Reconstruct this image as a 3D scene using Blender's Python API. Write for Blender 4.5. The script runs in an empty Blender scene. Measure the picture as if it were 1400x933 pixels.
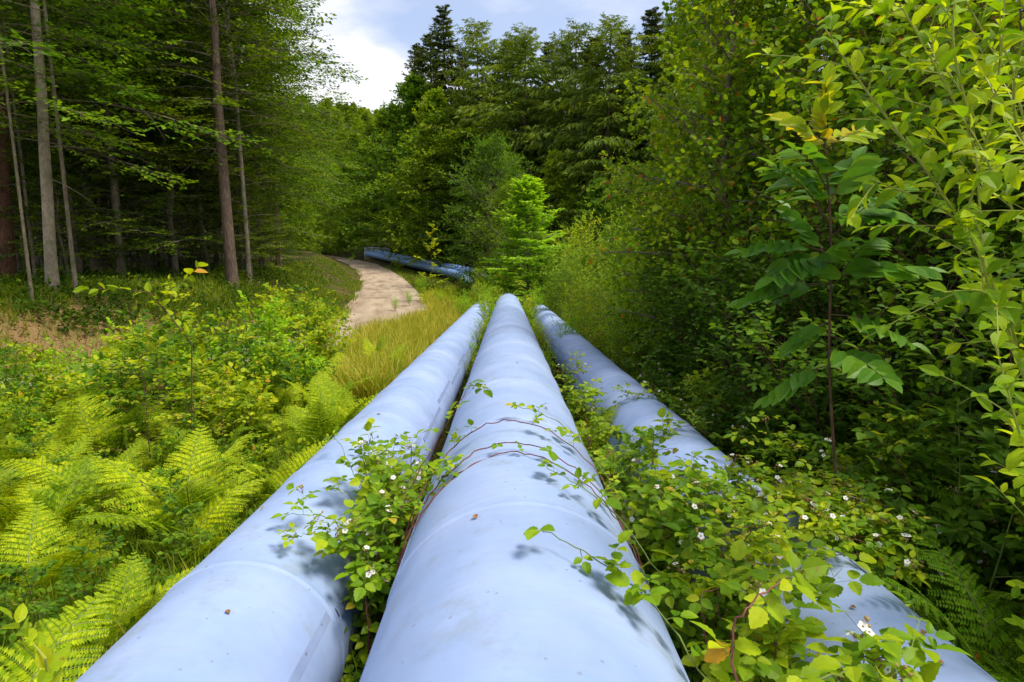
import bpy, math
import numpy as np
from mathutils import Vector, Matrix, Euler

PI = math.pi
R_ = math.radians
scene = bpy.context.scene
COL = scene.collection
rng = np.random.default_rng(7)
Z3 = np.array([0.0, 0.0, 1.0])

# ------------------------------------------------------------------ camera
PITCH = math.atan(121.5 / 800.0)
cd = bpy.data.cameras.new('camera')
cd.sensor_width = 36.0
cd.lens = 800.0 / 1400.0 * 36.0
cd.clip_start = 0.05
cd.clip_end = 4000
cam = bpy.data.objects.new('camera', cd)
COL.objects.link(cam)
cam.location = (0, 0, 0)
cam.rotation_euler = (PI / 2 - PITCH, 0, 0)
scene.camera = cam
CP, SP = math.cos(PITCH), math.sin(PITCH)


def colx(x, Y, z):
    """world X of image column x at distance Y and height z"""
    return (x - 700.0) / 800.0 * (Y * CP - z * SP)


# ------------------------------------------------------------------ terrain
def smooth(a, b, t):
    u = np.clip((t - a) / (b - a), 0, 1)
    return u * u * (3 - 2 * u)


_py = [-20, 0, 30, 36, 42, 48, 62, 80, 96, 115, 135, 160]
_pz = [-1.7, -2.36, -3.42, -3.95, -4.2, -4.1, -3.45, -3.05, -2.25, -1.1, -.3, 1.2]
_px = [.2, .06, -.21, -.35, -.6, -1.1, -3.6, -9.6, -17.3, -27, -39, -56]
_ry = [-10, 0, 5, 10, 15, 20, 26, 37, 60, 80, 100, 120, 140, 160]
_rx = [-26, -19, -15.5, -11.6, -8.3, -6.3, -5.5, -7.7, -13, -18.5, -25.5, -33.5, -44, -60]
_rz = [-2.7, -2.75, -2.8, -2.85, -2.9, -2.95, -3.0, -3.0, -2.95, -2.6, -2.0, -1.4, -.8, 0]
FY = np.linspace(-20, 160, 721)


def _sm(ys, vs, w):
    v = np.interp(FY, ys, vs)
    k = np.hanning(w); k /= k.sum()
    pad = np.concatenate([np.full(w, v[0]) + (np.arange(-w, 0)) * (v[1] - v[0]), v, np.full(w, v[-1]) + np.arange(1, w + 1) * (v[-1] - v[-2])])
    return np.convolve(pad, k, 'same')[w:-w]


PGZ = _sm(_py, _pz, 17); PX = _sm(_py, _px, 61); RX = _sm(_ry, _rx, 33); RZ = _sm(_ry, _rz, 33)
# keep the pipe run dead straight up to the crest
_st = FY < 30
PX[_st] = .06 - .009 * FY[_st]
PGZ[_st] = -2.36 - .0357 * FY[_st]
PX = np.where(FY < 30, PX, PX + (.06 - .27 - np.interp(30, FY, PX)) * np.clip((50 - FY) / 20, 0, 1))
RHW = 2.2


def terrain(x, y, dip=False):
    x = np.asarray(x, float); y = np.asarray(y, float)
    yc = np.clip(y, -20, 160)
    px = np.interp(yc, FY, PX); pz = np.interp(yc, FY, PGZ)
    rx = np.interp(yc, FY, RX); rz = np.interp(yc, FY, RZ)
    # between road and pipes
    t = smooth(0, 1, (x - (rx + RHW)) / np.maximum((px - 2.4) - (rx + RHW), .5))
    z = rz * (1 - t) + pz * t
    # right of the pipes
    zr = pz + .035 * np.clip(x - px - 2.5, 0, 30) + 1.0 * smooth(34, 46, y) * smooth(2, 8, x - px)
    z = np.where(x > px + 2.2, zr, z)
    # left bank
    d = (rx - RHW) - x
    zl = rz + 1.45 * smooth(.2, 5.5, d) * smooth(2, 16, y) + .25 * smooth(.2, 4, d) + .02 * np.clip(d - 6, 0, 60)
    z = np.where(d > 0, zl, z)
    z = z + .05 * np.sin(x * 1.3 + 1) * np.cos(y * .9) * smooth(1, 4, np.abs(x - rx)) + .12 * np.sin(x * .31 + 2) * np.cos(y * .27 + 1) * smooth(3, 8, np.abs(x - rx)) * smooth(3, 7, np.abs(x - px))
    z = z + 80 * smooth(150, 450, y) ** .9 * (1 - .25 * smooth(0, 260, x)) + 5 * np.sin(x * .03) * smooth(200, 300, y)
    if dip:
        z = z - .12 * (1 - smooth(RHW - .3, RHW, np.abs(x - rx)))
    return z


def gpt(x, Y, dz=0.0):
    """ground point under image column x at distance Y"""
    z = -2.5
    for _ in range(4):
        X = colx(x, Y, z)
        z = float(terrain(X, Y))
    return np.array([X, Y, z + dz])


def wp(x, y, Y):
    dz = -((y - 345.0) / 800.0) * Y
    # exact inverse of the camera
    v = (466.5 - y) / 800.0; d = Y / (CP + v * SP)
    return np.array([(x - 700) / 800 * d, Y, d * (v * CP - SP)])


# ------------------------------------------------------------------ mesh helper
class Geo:
    def __init__(s):
        s.v = []; s.f = {3: [], 4: []}; s.m = {3: [], 4: []}; s.n = 0

    def add(s, v, faces, mat=0):
        """faces: int array (m,3) or (m,4)"""
        v = np.asarray(v, float).reshape(-1, 3)
        f = np.asarray(faces, np.int64)
        s.v.append(v)
        s.f[f.shape[1]].append(f + s.n)
        s.m[f.shape[1]].append(np.full(len(f), mat))
        s.n += len(v)

    def add2(s, v, tris, quads, mat=0):
        v = np.asarray(v, float).reshape(-1, 3)
        s.v.append(v)
        for f in (tris, quads):
            if f is not None and len(f):
                f = np.asarray(f, np.int64)
                s.f[f.shape[1]].append(f + s.n); s.m[f.shape[1]].append(np.full(len(f), mat))
        s.n += len(v)

    def mesh(s, name, mats, smooth_=False):
        me = bpy.data.meshes.new(name)
        V = np.concatenate(s.v).astype(np.float32)
        T = np.concatenate(s.f[3]) if s.f[3] else np.zeros((0, 3), np.int64)
        Q = np.concatenate(s.f[4]) if s.f[4] else np.zeros((0, 4), np.int64)
        mt = np.concatenate([np.concatenate(s.m[3]) if s.m[3] else np.zeros(0, int), np.concatenate(s.m[4]) if s.m[4] else np.zeros(0, int)])
        me.vertices.add(len(V)); me.vertices.foreach_set('co', V.ravel())
        loops = np.concatenate([T.ravel(), Q.ravel()]).astype(np.int32)
        me.loops.add(len(loops)); me.loops.foreach_set('vertex_index', loops)
        st = np.concatenate([np.arange(len(T)) * 3, len(T) * 3 + np.arange(len(Q)) * 4]).astype(np.int32)
        me.polygons.add(len(st)); me.polygons.foreach_set('loop_start', st)
        me.polygons.foreach_set('material_index', mt.astype(np.int32))
        me.polygons.foreach_set('use_smooth', np.full(len(st), smooth_, dtype=bool))
        me.update(calc_edges=True)
        for m in (mats if isinstance(mats, (list, tuple)) else [mats]):
            me.materials.append(m)
        return me


def nrm(a):
    a = np.asarray(a, float)
    return a / np.maximum(np.linalg.norm(a, axis=-1, keepdims=True), 1e-9)


def tube(g, pts, rad, sides=6, mat=0, cap=False):
    pts = np.asarray(pts, float); n = len(pts)
    rad = np.broadcast_to(np.asarray(rad, float), (n,))
    T = nrm(np.gradient(pts, axis=0))
    ref = np.array([0.0, 0, 1]) if abs(T[0][2]) < .8 else np.array([1.0, 0, 0])
    U = nrm(np.cross(T, ref)); W = np.cross(T, U)
    a = np.arange(sides) / sides * 2 * PI
    V = pts[:, None] + rad[:, None, None] * (U[:, None] * np.cos(a)[None, :, None] + W[:, None] * np.sin(a)[None, :, None])
    i = np.arange(n - 1)[:, None] * sides; j = np.arange(sides)[None]; k = (j + 1) % sides
    F = np.stack([i + j, i + sides + j, i + sides + k, i + k], -1).reshape(-1, 4)
    if cap:
        V = np.concatenate([V.reshape(-1, 3), pts[-1:]])
        b = (n - 1) * sides
        g.add2(V, np.array([[b + q, n * sides, b + (q + 1) % sides] for q in range(sides)]), F, mat)
    else:
        g.add(V, F, mat)


def tubes(g, A, B, r0, r1, sag=0.0, seg=2, mat=0):
    """many thin three-sided twigs from A to B"""
    A = np.asarray(A); B = np.asarray(B); n = len(A)
    if n == 0:
        return
    L = np.linalg.norm(B - A, axis=1)
    t = np.linspace(0, 1, seg + 1)
    P = A[:, None] + (B - A)[:, None] * t[None, :, None]
    P[:, :, 2] -= (np.asarray(sag) * L)[:, None] * (t ** 2)[None]
    D = nrm(B - A); ref = np.where(np.abs(D[:, 2:3]) < .85, Z3, np.array([1.0, 0, 0]))
    U = nrm(np.cross(D, ref)); W = np.cross(D, U)
    a = np.arange(3) / 3 * 2 * PI
    ring = U[:, None] * np.cos(a)[None, :, None] + W[:, None] * np.sin(a)[None, :, None]
    r0 = np.broadcast_to(r0, (n,)); r1 = np.broadcast_to(r1, (n,))
    rr = r0[:, None] * (1 - t)[None] + r1[:, None] * t[None]
    V = P[:, :, None] + rr[:, :, None, None] * ring[:, None]
    base = np.arange(n)[:, None, None] * (3 * (seg + 1)) + np.arange(seg)[None, :, None] * 3
    j = np.arange(3)[None, None]; k = (j + 1) % 3
    F = np.stack([base + j, base + 3 + j, base + 3 + k, base + k], -1).reshape(-1, 4)
    g.add(V, F, mat)


# leaf templates: (verts, tris, quads); y along the leaf, x across, z out
def T_simple(w=.32, fold=.08, tip=-.08):
    v = np.array([[0, 0, 0], [w, .45, fold], [0, 1, tip], [-w, .45, fold]])
    return v, np.array([[0, 1, 2], [0, 2, 3]]), None


def T_leaf(w=.3, n=4, fold=.1, curl=-.25, serr=0.0, wid=.42, stalk=.0):
    """blade with midrib: n stations"""
    ys = np.linspace(0, 1, n + 1)
    prof = lambda y: w * np.clip(np.sin(PI * np.clip(y, 0, 1) ** (math.log(.5) / math.log(wid))), 0, 1) ** .8
    v = []
    for i, y in enumerate(ys):
        v.append([0, stalk + y * (1 - stalk), curl * y * y])
    L = []; Rr = []
    for i in range(1, n):
        y = ys[i]; ww = prof(y) * (1 + (serr if i % 2 else -serr))
        yy = stalk + (y - (serr * .5 / n if i % 2 else 0)) * (1 - stalk)
        L.append(len(v)); v.append([-ww, yy + .02, curl * y * y + fold * ww / w * .9])
        Rr.append(len(v)); v.append([ww, yy + .02, curl * y * y + fold * ww / w * .9])
    t = [[0, Rr[0], 1], [0, 1, L[0]], [n - 1, Rr[-1], n], [n - 1, n, L[-1]]]
    q = []
    for i in range(1, n - 1):
        q.append([i, Rr[i - 1], Rr[i], i + 1]); q.append([i, i + 1, L[i], L[i - 1]])
    return np.array(v, float), np.array(t), (np.array(q) if q else None)


def T_needle(w=.1):
    v = np.array([[0, 0, 0], [w, .3, 0], [0, 1, -.06], [-w, .3, 0]])
    return v, None, np.array([[0, 1, 2, 3]])


def leaves(g, P, D, N, S, T, mat=0):
    v, t, q = T
    P = np.asarray(P, float); n = len(P)
    if n == 0:
        return
    D = nrm(D); X = nrm(np.cross(D, N)); N = np.cross(X, D)
    S = np.broadcast_to(S, (n,))
    V = P[:, None] + S[:, None, None] * (v[None, :, 0:1] * X[:, None] + v[None, :, 1:2] * D[:, None] + v[None, :, 2:3] * N[:, None])
    off = np.arange(n)[:, None, None] * len(v)
    g.add2(V, None if t is None else (t[None] + off).reshape(-1, 3), None if q is None else (q[None] + off).reshape(-1, 4), mat)


def ramify(P, D, L, k, ang, ratio, rg, t0=.12, t1=1.0, flat=.25, droop=0.0, sag=0.0, taper=.65, jit=.25, spiral=False):
    """k side shoots on each of n straight shoots; returns P, D, L of n*k shoots"""
    n = len(P)
    t = t0 + (t1 - t0) * (np.arange(k)[None] + rg.uniform(0, .8, (n, k))) / k
    side = np.where((np.arange(k)[None] + rg.integers(0, 2, (n, 1))) % 2 == 0, 1.0, -1.0)
    ref = np.where(np.abs(D[:, 2:3]) < .93, Z3, np.array([1.0, .3, 0]))
    H = nrm(np.cross(D, ref)); N = np.cross(H, D)
    if spiral:
        phi = (np.arange(k)[None] * 2.4 + rg.uniform(0, 6.28, (n, 1))) + rg.normal(0, .3, (n, k)); side = np.ones((n, k))
    else:
        phi = rg.normal(0, flat, (n, k))
    a = ang * (1 + rg.normal(0, .18, (n, k)))
    d = (np.cos(a)[..., None] * D[:, None] + np.sin(a)[..., None] * side[..., None] * (H[:, None] * np.cos(phi)[..., None] + N[:, None] * np.sin(phi)[..., None]))
    d[..., 2] -= droop
    d = nrm(d)
    p = P[:, None] + D[:, None] * (L[:, None] * t)[..., None]
    p[..., 2] -= sag * L[:, None] * t ** 2
    l = L[:, None] * ratio * (1 - taper * t) * (1 + rg.uniform(-jit, jit, (n, k)))
    return p.reshape(-1, 3), d.reshape(-1, 3), l.ravel()


def leaf_on(P, D, L, k, rg, ang=.9, size=.08, sj=.3, flat=.3, tilt=.3, droop=.15, sag=0.0, end=True, t0=.1):
    """leaf positions, directions, normals, sizes: k alternate leaves per shoot, plus one at the tip"""
    p, d, l = ramify(P, D, L, k, ang, 1, rg, t0=t0, flat=flat, droop=droop, sag=sag)
    if end:
        tipp = P + D * L[:, None]; tipp = tipp.copy(); tipp[:, 2] -= sag * L
        p = np.concatenate([p, tipp]); d = np.concatenate([d, nrm(D + rg.normal(0, .15, D.shape))])
    n = len(p)
    N = nrm(Z3 + rg.normal(0, tilt, (n, 3)))
    s = size * (1 + rg.uniform(-sj, sj, n))
    return p, d, N, s


# ------------------------------------------------------------------ materials
def newmat(name):
    m = bpy.data.materials.new(name); m.use_nodes = True
    nt = m.node_tree; nt.nodes.clear()
    return m, nt, nt.nodes.new('ShaderNodeOutputMaterial')


def node(nt, t, **kw):
    n = nt.nodes.new(t)
    for k, v in kw.items():
        if k.startswith('i_'):
            key = k[2:]
            n.inputs[int(key) if key.isdigit() else key.replace('_', ' ')].default_value = v
        else:
            setattr(n, k, v)
    return n


def ramp(nt, stops, interp='LINEAR'):
    r = nt.nodes.new('ShaderNodeValToRGB'); cr = r.color_ramp; cr.interpolation = interp
    cr.elements[0].position, cr.elements[0].color = stops[0][0], (*stops[0][1], 1)
    cr.elements[1].position, cr.elements[1].color = stops[-1][0], (*stops[-1][1], 1)
    for p, c in stops[1:-1]:
        e = cr.elements.new(p); e.color = (*c, 1)
    return r


def leafmat(name, cols, transl=.45, tcol=None, rough=.55, spec=.14, noise=.6, big=.25, rare=None, tgain=1.5):
    """leaf colours differ leaf by leaf (island), clump by clump (noise) and plant by plant"""
    m, nt, out = newmat(name); L = nt.links.new
    geo = node(nt, 'ShaderNodeNewGeometry'); oi = node(nt, 'ShaderNodeObjectInfo')
    tc = node(nt, 'ShaderNodeTexCoord')
    nz = node(nt, 'ShaderNodeTexNoise'); nz.inputs['Scale'].default_value = noise; nz.inputs['Detail'].default_value = 2
    L(tc.outputs['Object'], nz.inputs['Vector'])
    a = node(nt, 'ShaderNodeMath', operation='MULTIPLY_ADD'); a.inputs[1].default_value = .65
    L(geo.outputs['Random Per Island'], a.inputs[0])
    b = node(nt, 'ShaderNodeMath', operation='MULTIPLY_ADD'); b.inputs[1].default_value = 1.2; b.inputs[2].default_value = -.38
    L(nz.outputs['Fac'], b.inputs[0]); L(b.outputs[0], a.inputs[2])
    c = node(nt, 'ShaderNodeMath', operation='MULTIPLY_ADD'); c.inputs[1].default_value = big; c.inputs[2].default_value = -big * .5
    L(oi.outputs['Random'], c.inputs[0])
    d = node(nt, 'ShaderNodeMath', operation='ADD'); L(a.outputs[0], d.inputs[0]); L(c.outputs[0], d.inputs[1])
    n = len(cols)
    rp = ramp(nt, [(i / (n - 1), cc) for i, cc in enumerate(cols)])
    L(d.outputs[0], rp.inputs['Fac']); col = rp.outputs['Color']
    if rare:
        gt = node(nt, 'ShaderNodeMath', operation='GREATER_THAN'); gt.inputs[1].default_value = 1 - rare[0]
        L(geo.outputs['Random Per Island'], gt.inputs[0])
        mx = node(nt, 'ShaderNodeMix', data_type='RGBA'); L(gt.outputs[0], mx.inputs['Factor']); L(col, mx.inputs['A'])
        mx.inputs['B'].default_value = (*rare[1], 1); col = mx.outputs['Result']
    # faint veins / mottling inside the blade
    nz2 = node(nt, 'ShaderNodeTexNoise'); nz2.inputs['Scale'].default_value = 45; L(tc.outputs['Object'], nz2.inputs['Vector'])
    mr = node(nt, 'ShaderNodeMapRange'); mr.inputs['To Min'].default_value = .75; mr.inputs['To Max'].default_value = 1.25
    L(nz2.outputs['Fac'], mr.inputs['Value'])
    vm = node(nt, 'ShaderNodeVectorMath', operation='SCALE'); L(col, vm.inputs[0]); L(mr.outputs[0], vm.inputs['Scale'])
    nz3 = node(nt, 'ShaderNodeTexNoise'); nz3.inputs['Scale'].default_value = 60; nz3.inputs['Detail'].default_value = 3; L(tc.outputs['Object'], nz3.inputs['Vector'])
    r3 = ramp(nt, [(.66, (0, 0, 0)), (.72, (.75, .75, .75))]); L(nz3.outputs['Fac'], r3.inputs['Fac'])
    mb = node(nt, 'ShaderNodeMix', data_type='RGBA'); L(r3.outputs['Color'], mb.inputs['Factor']); L(vm.outputs[0], mb.inputs['A']); mb.inputs['B'].default_value = (.22, .13, .03, 1)
    p = node(nt, 'ShaderNodeBsdfPrincipled'); p.inputs['Roughness'].default_value = rough; p.inputs['Specular IOR Level'].default_value = spec
    L(mb.outputs['Result'], p.inputs['Base Color'])
    t = node(nt, 'ShaderNodeBsdfTranslucent')
    vt = node(nt, 'ShaderNodeVectorMath', operation='MULTIPLY'); vt.inputs[1].default_value = tcol or (1.15 * tgain, 1.05 * tgain, .35 * tgain)
    L(mb.outputs['Result'], vt.inputs[0]); L(vt.outputs[0], t.inputs['Color'])
    ms = node(nt, 'ShaderNodeMixShader'); ms.inputs[0].default_value = transl
    L(p.outputs[0], ms.inputs[1]); L(t.outputs[0], ms.inputs[2]); L(ms.outputs[0], out.inputs['Surface'])
    return m


def barkmat(name, c1, c2, scale=6, stretch=.15, moss=0.0, bump=.5):
    m, nt, out = newmat(name); L = nt.links.new
    tc = node(nt, 'ShaderNodeTexCoord'); mp = node(nt, 'ShaderNodeMapping'); mp.inputs['Scale'].default_value = (1, 1, stretch)
    L(tc.outputs['Object'], mp.inputs['Vector'])
    nz = node(nt, 'ShaderNodeTexNoise'); nz.inputs['Scale'].default_value = scale * 3; nz.inputs['Detail'].default_value = 6; nz.inputs['Roughness'].default_value = .7
    L(mp.outputs[0], nz.inputs['Vector'])
    rp = ramp(nt, [(.3, c1), (.52, tuple((a + b) / 2 for a, b in zip(c1, c2))), (.68, c2)]); L(nz.outputs['Fac'], rp.inputs['Fac'])
    nb = node(nt, 'ShaderNodeTexNoise'); nb.inputs['Scale'].default_value = 1.3; L(tc.outputs['Object'], nb.inputs['Vector'])
    mx = node(nt, 'ShaderNodeMix', data_type='RGBA', blend_type='MULTIPLY'); mx.inputs['Factor'].default_value = .7
    rb = ramp(nt, [(.35, (.55, .55, .55)), (.7, (1.15, 1.12, 1.05))]); L(nb.outputs['Fac'], rb.inputs['Fac'])
    L(rp.outputs['Color'], mx.inputs['A']); L(rb.outputs['Color'], mx.inputs['B'])
    col = mx.outputs['Result']
    if moss:
        nm = node(nt, 'ShaderNodeTexNoise'); nm.inputs['Scale'].default_value = 3.5; nm.inputs['Detail'].default_value = 4; L(tc.outputs['Object'], nm.inputs['Vector'])
        rm = ramp(nt, [(.5, (0, 0, 0)), (.62, (moss, moss, moss))]); L(nm.outputs['Fac'], rm.inputs['Fac'])
        m2 = node(nt, 'ShaderNodeMix', data_type='RGBA'); L(rm.outputs['Color'], m2.inputs['Factor']); L(col, m2.inputs['A']); m2.inputs['B'].default_value = (.09, .12, .03, 1); col = m2.outputs['Result']
    p = node(nt, 'ShaderNodeBsdfPrincipled'); p.inputs['Roughness'].default_value = .9; p.inputs['Specular IOR Level'].default_value = .2
    L(col, p.inputs['Base Color'])
    bp = node(nt, 'ShaderNodeBump'); bp.inputs['Strength'].default_value = bump; bp.inputs['Distance'].default_value = .03
    L(nz.outputs['Fac'], bp.inputs['Height']); L(bp.outputs[0], p.inputs['Normal'])
    L(p.outputs[0], out.inputs['Surface'])
    return m


def plain(name, col, rough=.6, metal=0.0, spec=.4, var=.2, scale=8):
    m, nt, out = newmat(name); L = nt.links.new
    tc = node(nt, 'ShaderNodeTexCoord'); nz = node(nt, 'ShaderNodeTexNoise'); nz.inputs['Scale'].default_value = scale; nz.inputs['Detail'].default_value = 4
    L(tc.outputs['Object'], nz.inputs['Vector'])
    rp = ramp(nt, [(.3, tuple(c * (1 - var) for c in col)), (.7, tuple(min(1, c * (1 + var)) for c in col))]); L(nz.outputs['Fac'], rp.inputs['Fac'])
    p = node(nt, 'ShaderNodeBsdfPrincipled'); p.inputs['Roughness'].default_value = rough; p.inputs['Metallic'].default_value = metal; p.inputs['Specular IOR Level'].default_value = spec
    L(rp.outputs['Color'], p.inputs['Base Color']); L(p.outputs[0], out.inputs['Surface'])
    return m


def pipemat():
    m, nt, out = newmat('pale_blue_sheet'); L = nt.links.new
    geo = node(nt, 'ShaderNodeNewGeometry'); tc = node(nt, 'ShaderNodeTexCoord'); oi = node(nt, 'ShaderNodeObjectInfo')
    pos = geo.outputs['Position']
    n1 = node(nt, 'ShaderNodeTexNoise'); n1.inputs['Scale'].default_value = 1.6; n1.inputs['Detail'].default_value = 5; n1.inputs['Roughness'].default_value = .6; L(pos, n1.inputs['Vector'])
    r1 = ramp(nt, [(.3, (.205, .295, .50)), (.5, (.265, .358, .58)), (.72, (.335, .42, .64))]); L(n1.outputs['Fac'], r1.inputs['Fac'])
    # per-section tint
    mr = node(nt, 'ShaderNodeMapRange'); mr.inputs['To Min'].default_value = .95; mr.inputs['To Max'].default_value = 1.04; L(oi.outputs['Random'], mr.inputs['Value'])
    sc = node(nt, 'ShaderNodeVectorMath', operation='SCALE'); L(r1.outputs['Color'], sc.inputs[0]); L(mr.outputs[0], sc.inputs['Scale'])
    # dull scuffs, stretched round the pipe
    mp = node(nt, 'ShaderNodeMapping'); mp.inputs['Scale'].default_value = (1.2, 7, 1.2); L(pos, mp.inputs['Vector'])
    n2 = node(nt, 'ShaderNodeTexNoise'); n2.inputs['Scale'].default_value = 2.2; n2.inputs['Detail'].default_value = 8; n2.inputs['Roughness'].default_value = .75; L(mp.outputs[0], n2.inputs['Vector'])
    r2 = ramp(nt, [(.45, (0, 0, 0)), (.7, (.75, .75, .75))]); L(n2.outputs['Fac'], r2.inputs['Fac'])
    m1 = node(nt, 'ShaderNodeMix', data_type='RGBA'); L(r2.outputs['Color'], m1.inputs['Factor']); L(sc.outputs[0], m1.inputs['A']); m1.inputs['B'].default_value = (.26, .32, .5, 1)
    # green grey grime patches
    n3 = node(nt, 'ShaderNodeTexNoise'); n3.inputs['Scale'].default_value = 3.0; n3.inputs['Detail'].default_value = 9; n3.inputs['Roughness'].default_value = .7; L(pos, n3.inputs['Vector'])
    r3 = ramp(nt, [(.54, (0, 0, 0)), (.72, (.6, .6, .6))]); L(n3.outputs['Fac'], r3.inputs['Fac'])
    m2 = node(nt, 'ShaderNodeMix', data_type='RGBA'); L(r3.outputs['Color'], m2.inputs['Factor']); L(m1.outputs['Result'], m2.inputs['A']); m2.inputs['B'].default_value = (.2, .23, .22, 1)
    # small dark specks
    vo = node(nt, 'ShaderNodeTexVoronoi'); vo.inputs['Scale'].default_value = 14; L(pos, vo.inputs['Vector'])
    n4 = node(nt, 'ShaderNodeTexNoise'); n4.inputs['Scale'].default_value = 5; L(pos, n4.inputs['Vector'])
    sub = node(nt, 'ShaderNodeMath', operation='MULTIPLY_ADD'); sub.inputs[1].default_value = -.16; sub.inputs[2].default_value = .165; L(n4.outputs['Fac'], sub.inputs[0])
    lt = node(nt, 'ShaderNodeMath', operation='LESS_THAN'); L(vo.outputs['Distance'], lt.inputs[0]); L(sub.outputs[0], lt.inputs[1])
    sp = node(nt, 'ShaderNodeMath', operation='MULTIPLY'); sp.inputs[1].default_value = .55; L(lt.outputs[0], sp.inputs[0])
    m3 = node(nt, 'ShaderNodeMix', data_type='RGBA'); L(sp.outputs[0], m3.inputs['Factor']); L(m2.outputs['Result'], m3.inputs['A']); m3.inputs['B'].default_value = (.16, .17, .19, 1)
    p = node(nt, 'ShaderNodeBsdfPrincipled'); p.inputs['Specular IOR Level'].default_value = .45
    L(m3.outputs['Result'], p.inputs['Base Color'])
    rr = node(nt, 'ShaderNodeMapRange'); rr.inputs['To Min'].default_value = .48; rr.inputs['To Max'].default_value = .7; L(n2.outputs['Fac'], rr.inputs['Value']); L(rr.outputs[0], p.inputs['Roughness'])
    nb = node(nt, 'ShaderNodeTexNoise'); nb.inputs['Scale'].default_value = 3.2; nb.inputs['Detail'].default_value = 2
    mb = node(nt, 'ShaderNodeMapping'); mb.inputs['Scale'].default_value = (1, .8, 1); L(pos, mb.inputs['Vector']); L(mb.outputs[0], nb.inputs['Vector'])
    bp = node(nt, 'ShaderNodeBump'); bp.inputs['Strength'].default_value = .35; bp.inputs['Distance'].default_value = .03; L(nb.outputs['Fac'], bp.inputs['Height'])
    L(bp.outputs[0], p.inputs['Normal']); L(p.outputs[0], out.inputs['Surface'])
    return m


def groundmat():
    m, nt, out = newmat('forest_soil'); L = nt.links.new
    geo = node(nt, 'ShaderNodeNewGeometry'); pos = geo.outputs['Position']
    n1 = node(nt, 'ShaderNodeTexNoise'); n1.inputs['Scale'].default_value = .45; n1.inputs['Detail'].default_value = 8; n1.inputs['Roughness'].default_value = .65; L(pos, n1.inputs['Vector'])
    r1 = ramp(nt, [(.3, (.03, .045, .012)), (.45, (.055, .07, .018)), (.56, (.10, .075, .03)), (.68, (.24, .15, .07)), (.8, (.34, .22, .11))]); L(n1.outputs['Fac'], r1.inputs['Fac'])
    n2 = node(nt, 'ShaderNodeTexNoise'); n2.inputs['Scale'].default_value = 22; n2.inputs['Detail'].default_value = 7; n2.inputs['Roughness'].default_value = .8; L(pos, n2.inputs['Vector'])
    r2 = ramp(nt, [(.3, (.45, .42, .35)), (.7, (1.3, 1.3, 1.25))]); L(n2.outputs['Fac'], r2.inputs['Fac'])
    mx = node(nt, 'ShaderNodeMix', data_type='RGBA', blend_type='MULTIPLY'); mx.inputs['Factor'].default_value = .9
    L(r1.outputs['Color'], mx.inputs['A']); L(r2.outputs['Color'], mx.inputs['B'])
    ds = node(nt, 'ShaderNodeVectorMath', operation='DISTANCE'); L(pos, ds.inputs[0]); ds.inputs[1].default_value = (-12.2, 14.8, -2)
    nd = node(nt, 'ShaderNodeMath', operation='MULTIPLY_ADD'); nd.inputs[1].default_value = 7; L(n1.outputs['Fac'], nd.inputs[0]); L(ds.outputs['Value'], nd.inputs[2])
    md = node(nt, 'ShaderNodeMapRange'); md.inputs['From Min'].default_value = 6.5; md.inputs['From Max'].default_value = 9.0; md.inputs['To Min'].default_value = .6; md.inputs['To Max'].default_value = 0; L(nd.outputs[0], md.inputs['Value'])
    ms_ = node(nt, 'ShaderNodeMix', data_type='RGBA'); L(md.outputs[0], ms_.inputs['Factor']); L(mx.outputs['Result'], ms_.inputs['A']); ms_.inputs['B'].default_value = (.40, .24, .12, 1)
    mx = node(nt, 'ShaderNodeMix', data_type='RGBA', blend_type='MULTIPLY'); mx.inputs['Factor'].default_value = .5; L(ms_.outputs['Result'], mx.inputs['A']); L(r2.outputs['Color'], mx.inputs['B'])
    p = node(nt, 'ShaderNodeBsdfPrincipled'); p.inputs['Roughness'].default_value = .95; p.inputs['Specular IOR Level'].default_value = .1
    L(mx.outputs['Result'], p.inputs['Base Color'])
    bp = node(nt, 'ShaderNodeBump'); bp.inputs['Distance'].default_value = .06; bp.inputs['Strength'].default_value = .8; L(n2.outputs['Fac'], bp.inputs['Height']); L(bp.outputs[0], p.inputs['Normal'])
    L(p.outputs[0], out.inputs['Surface'])
    return m


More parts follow.
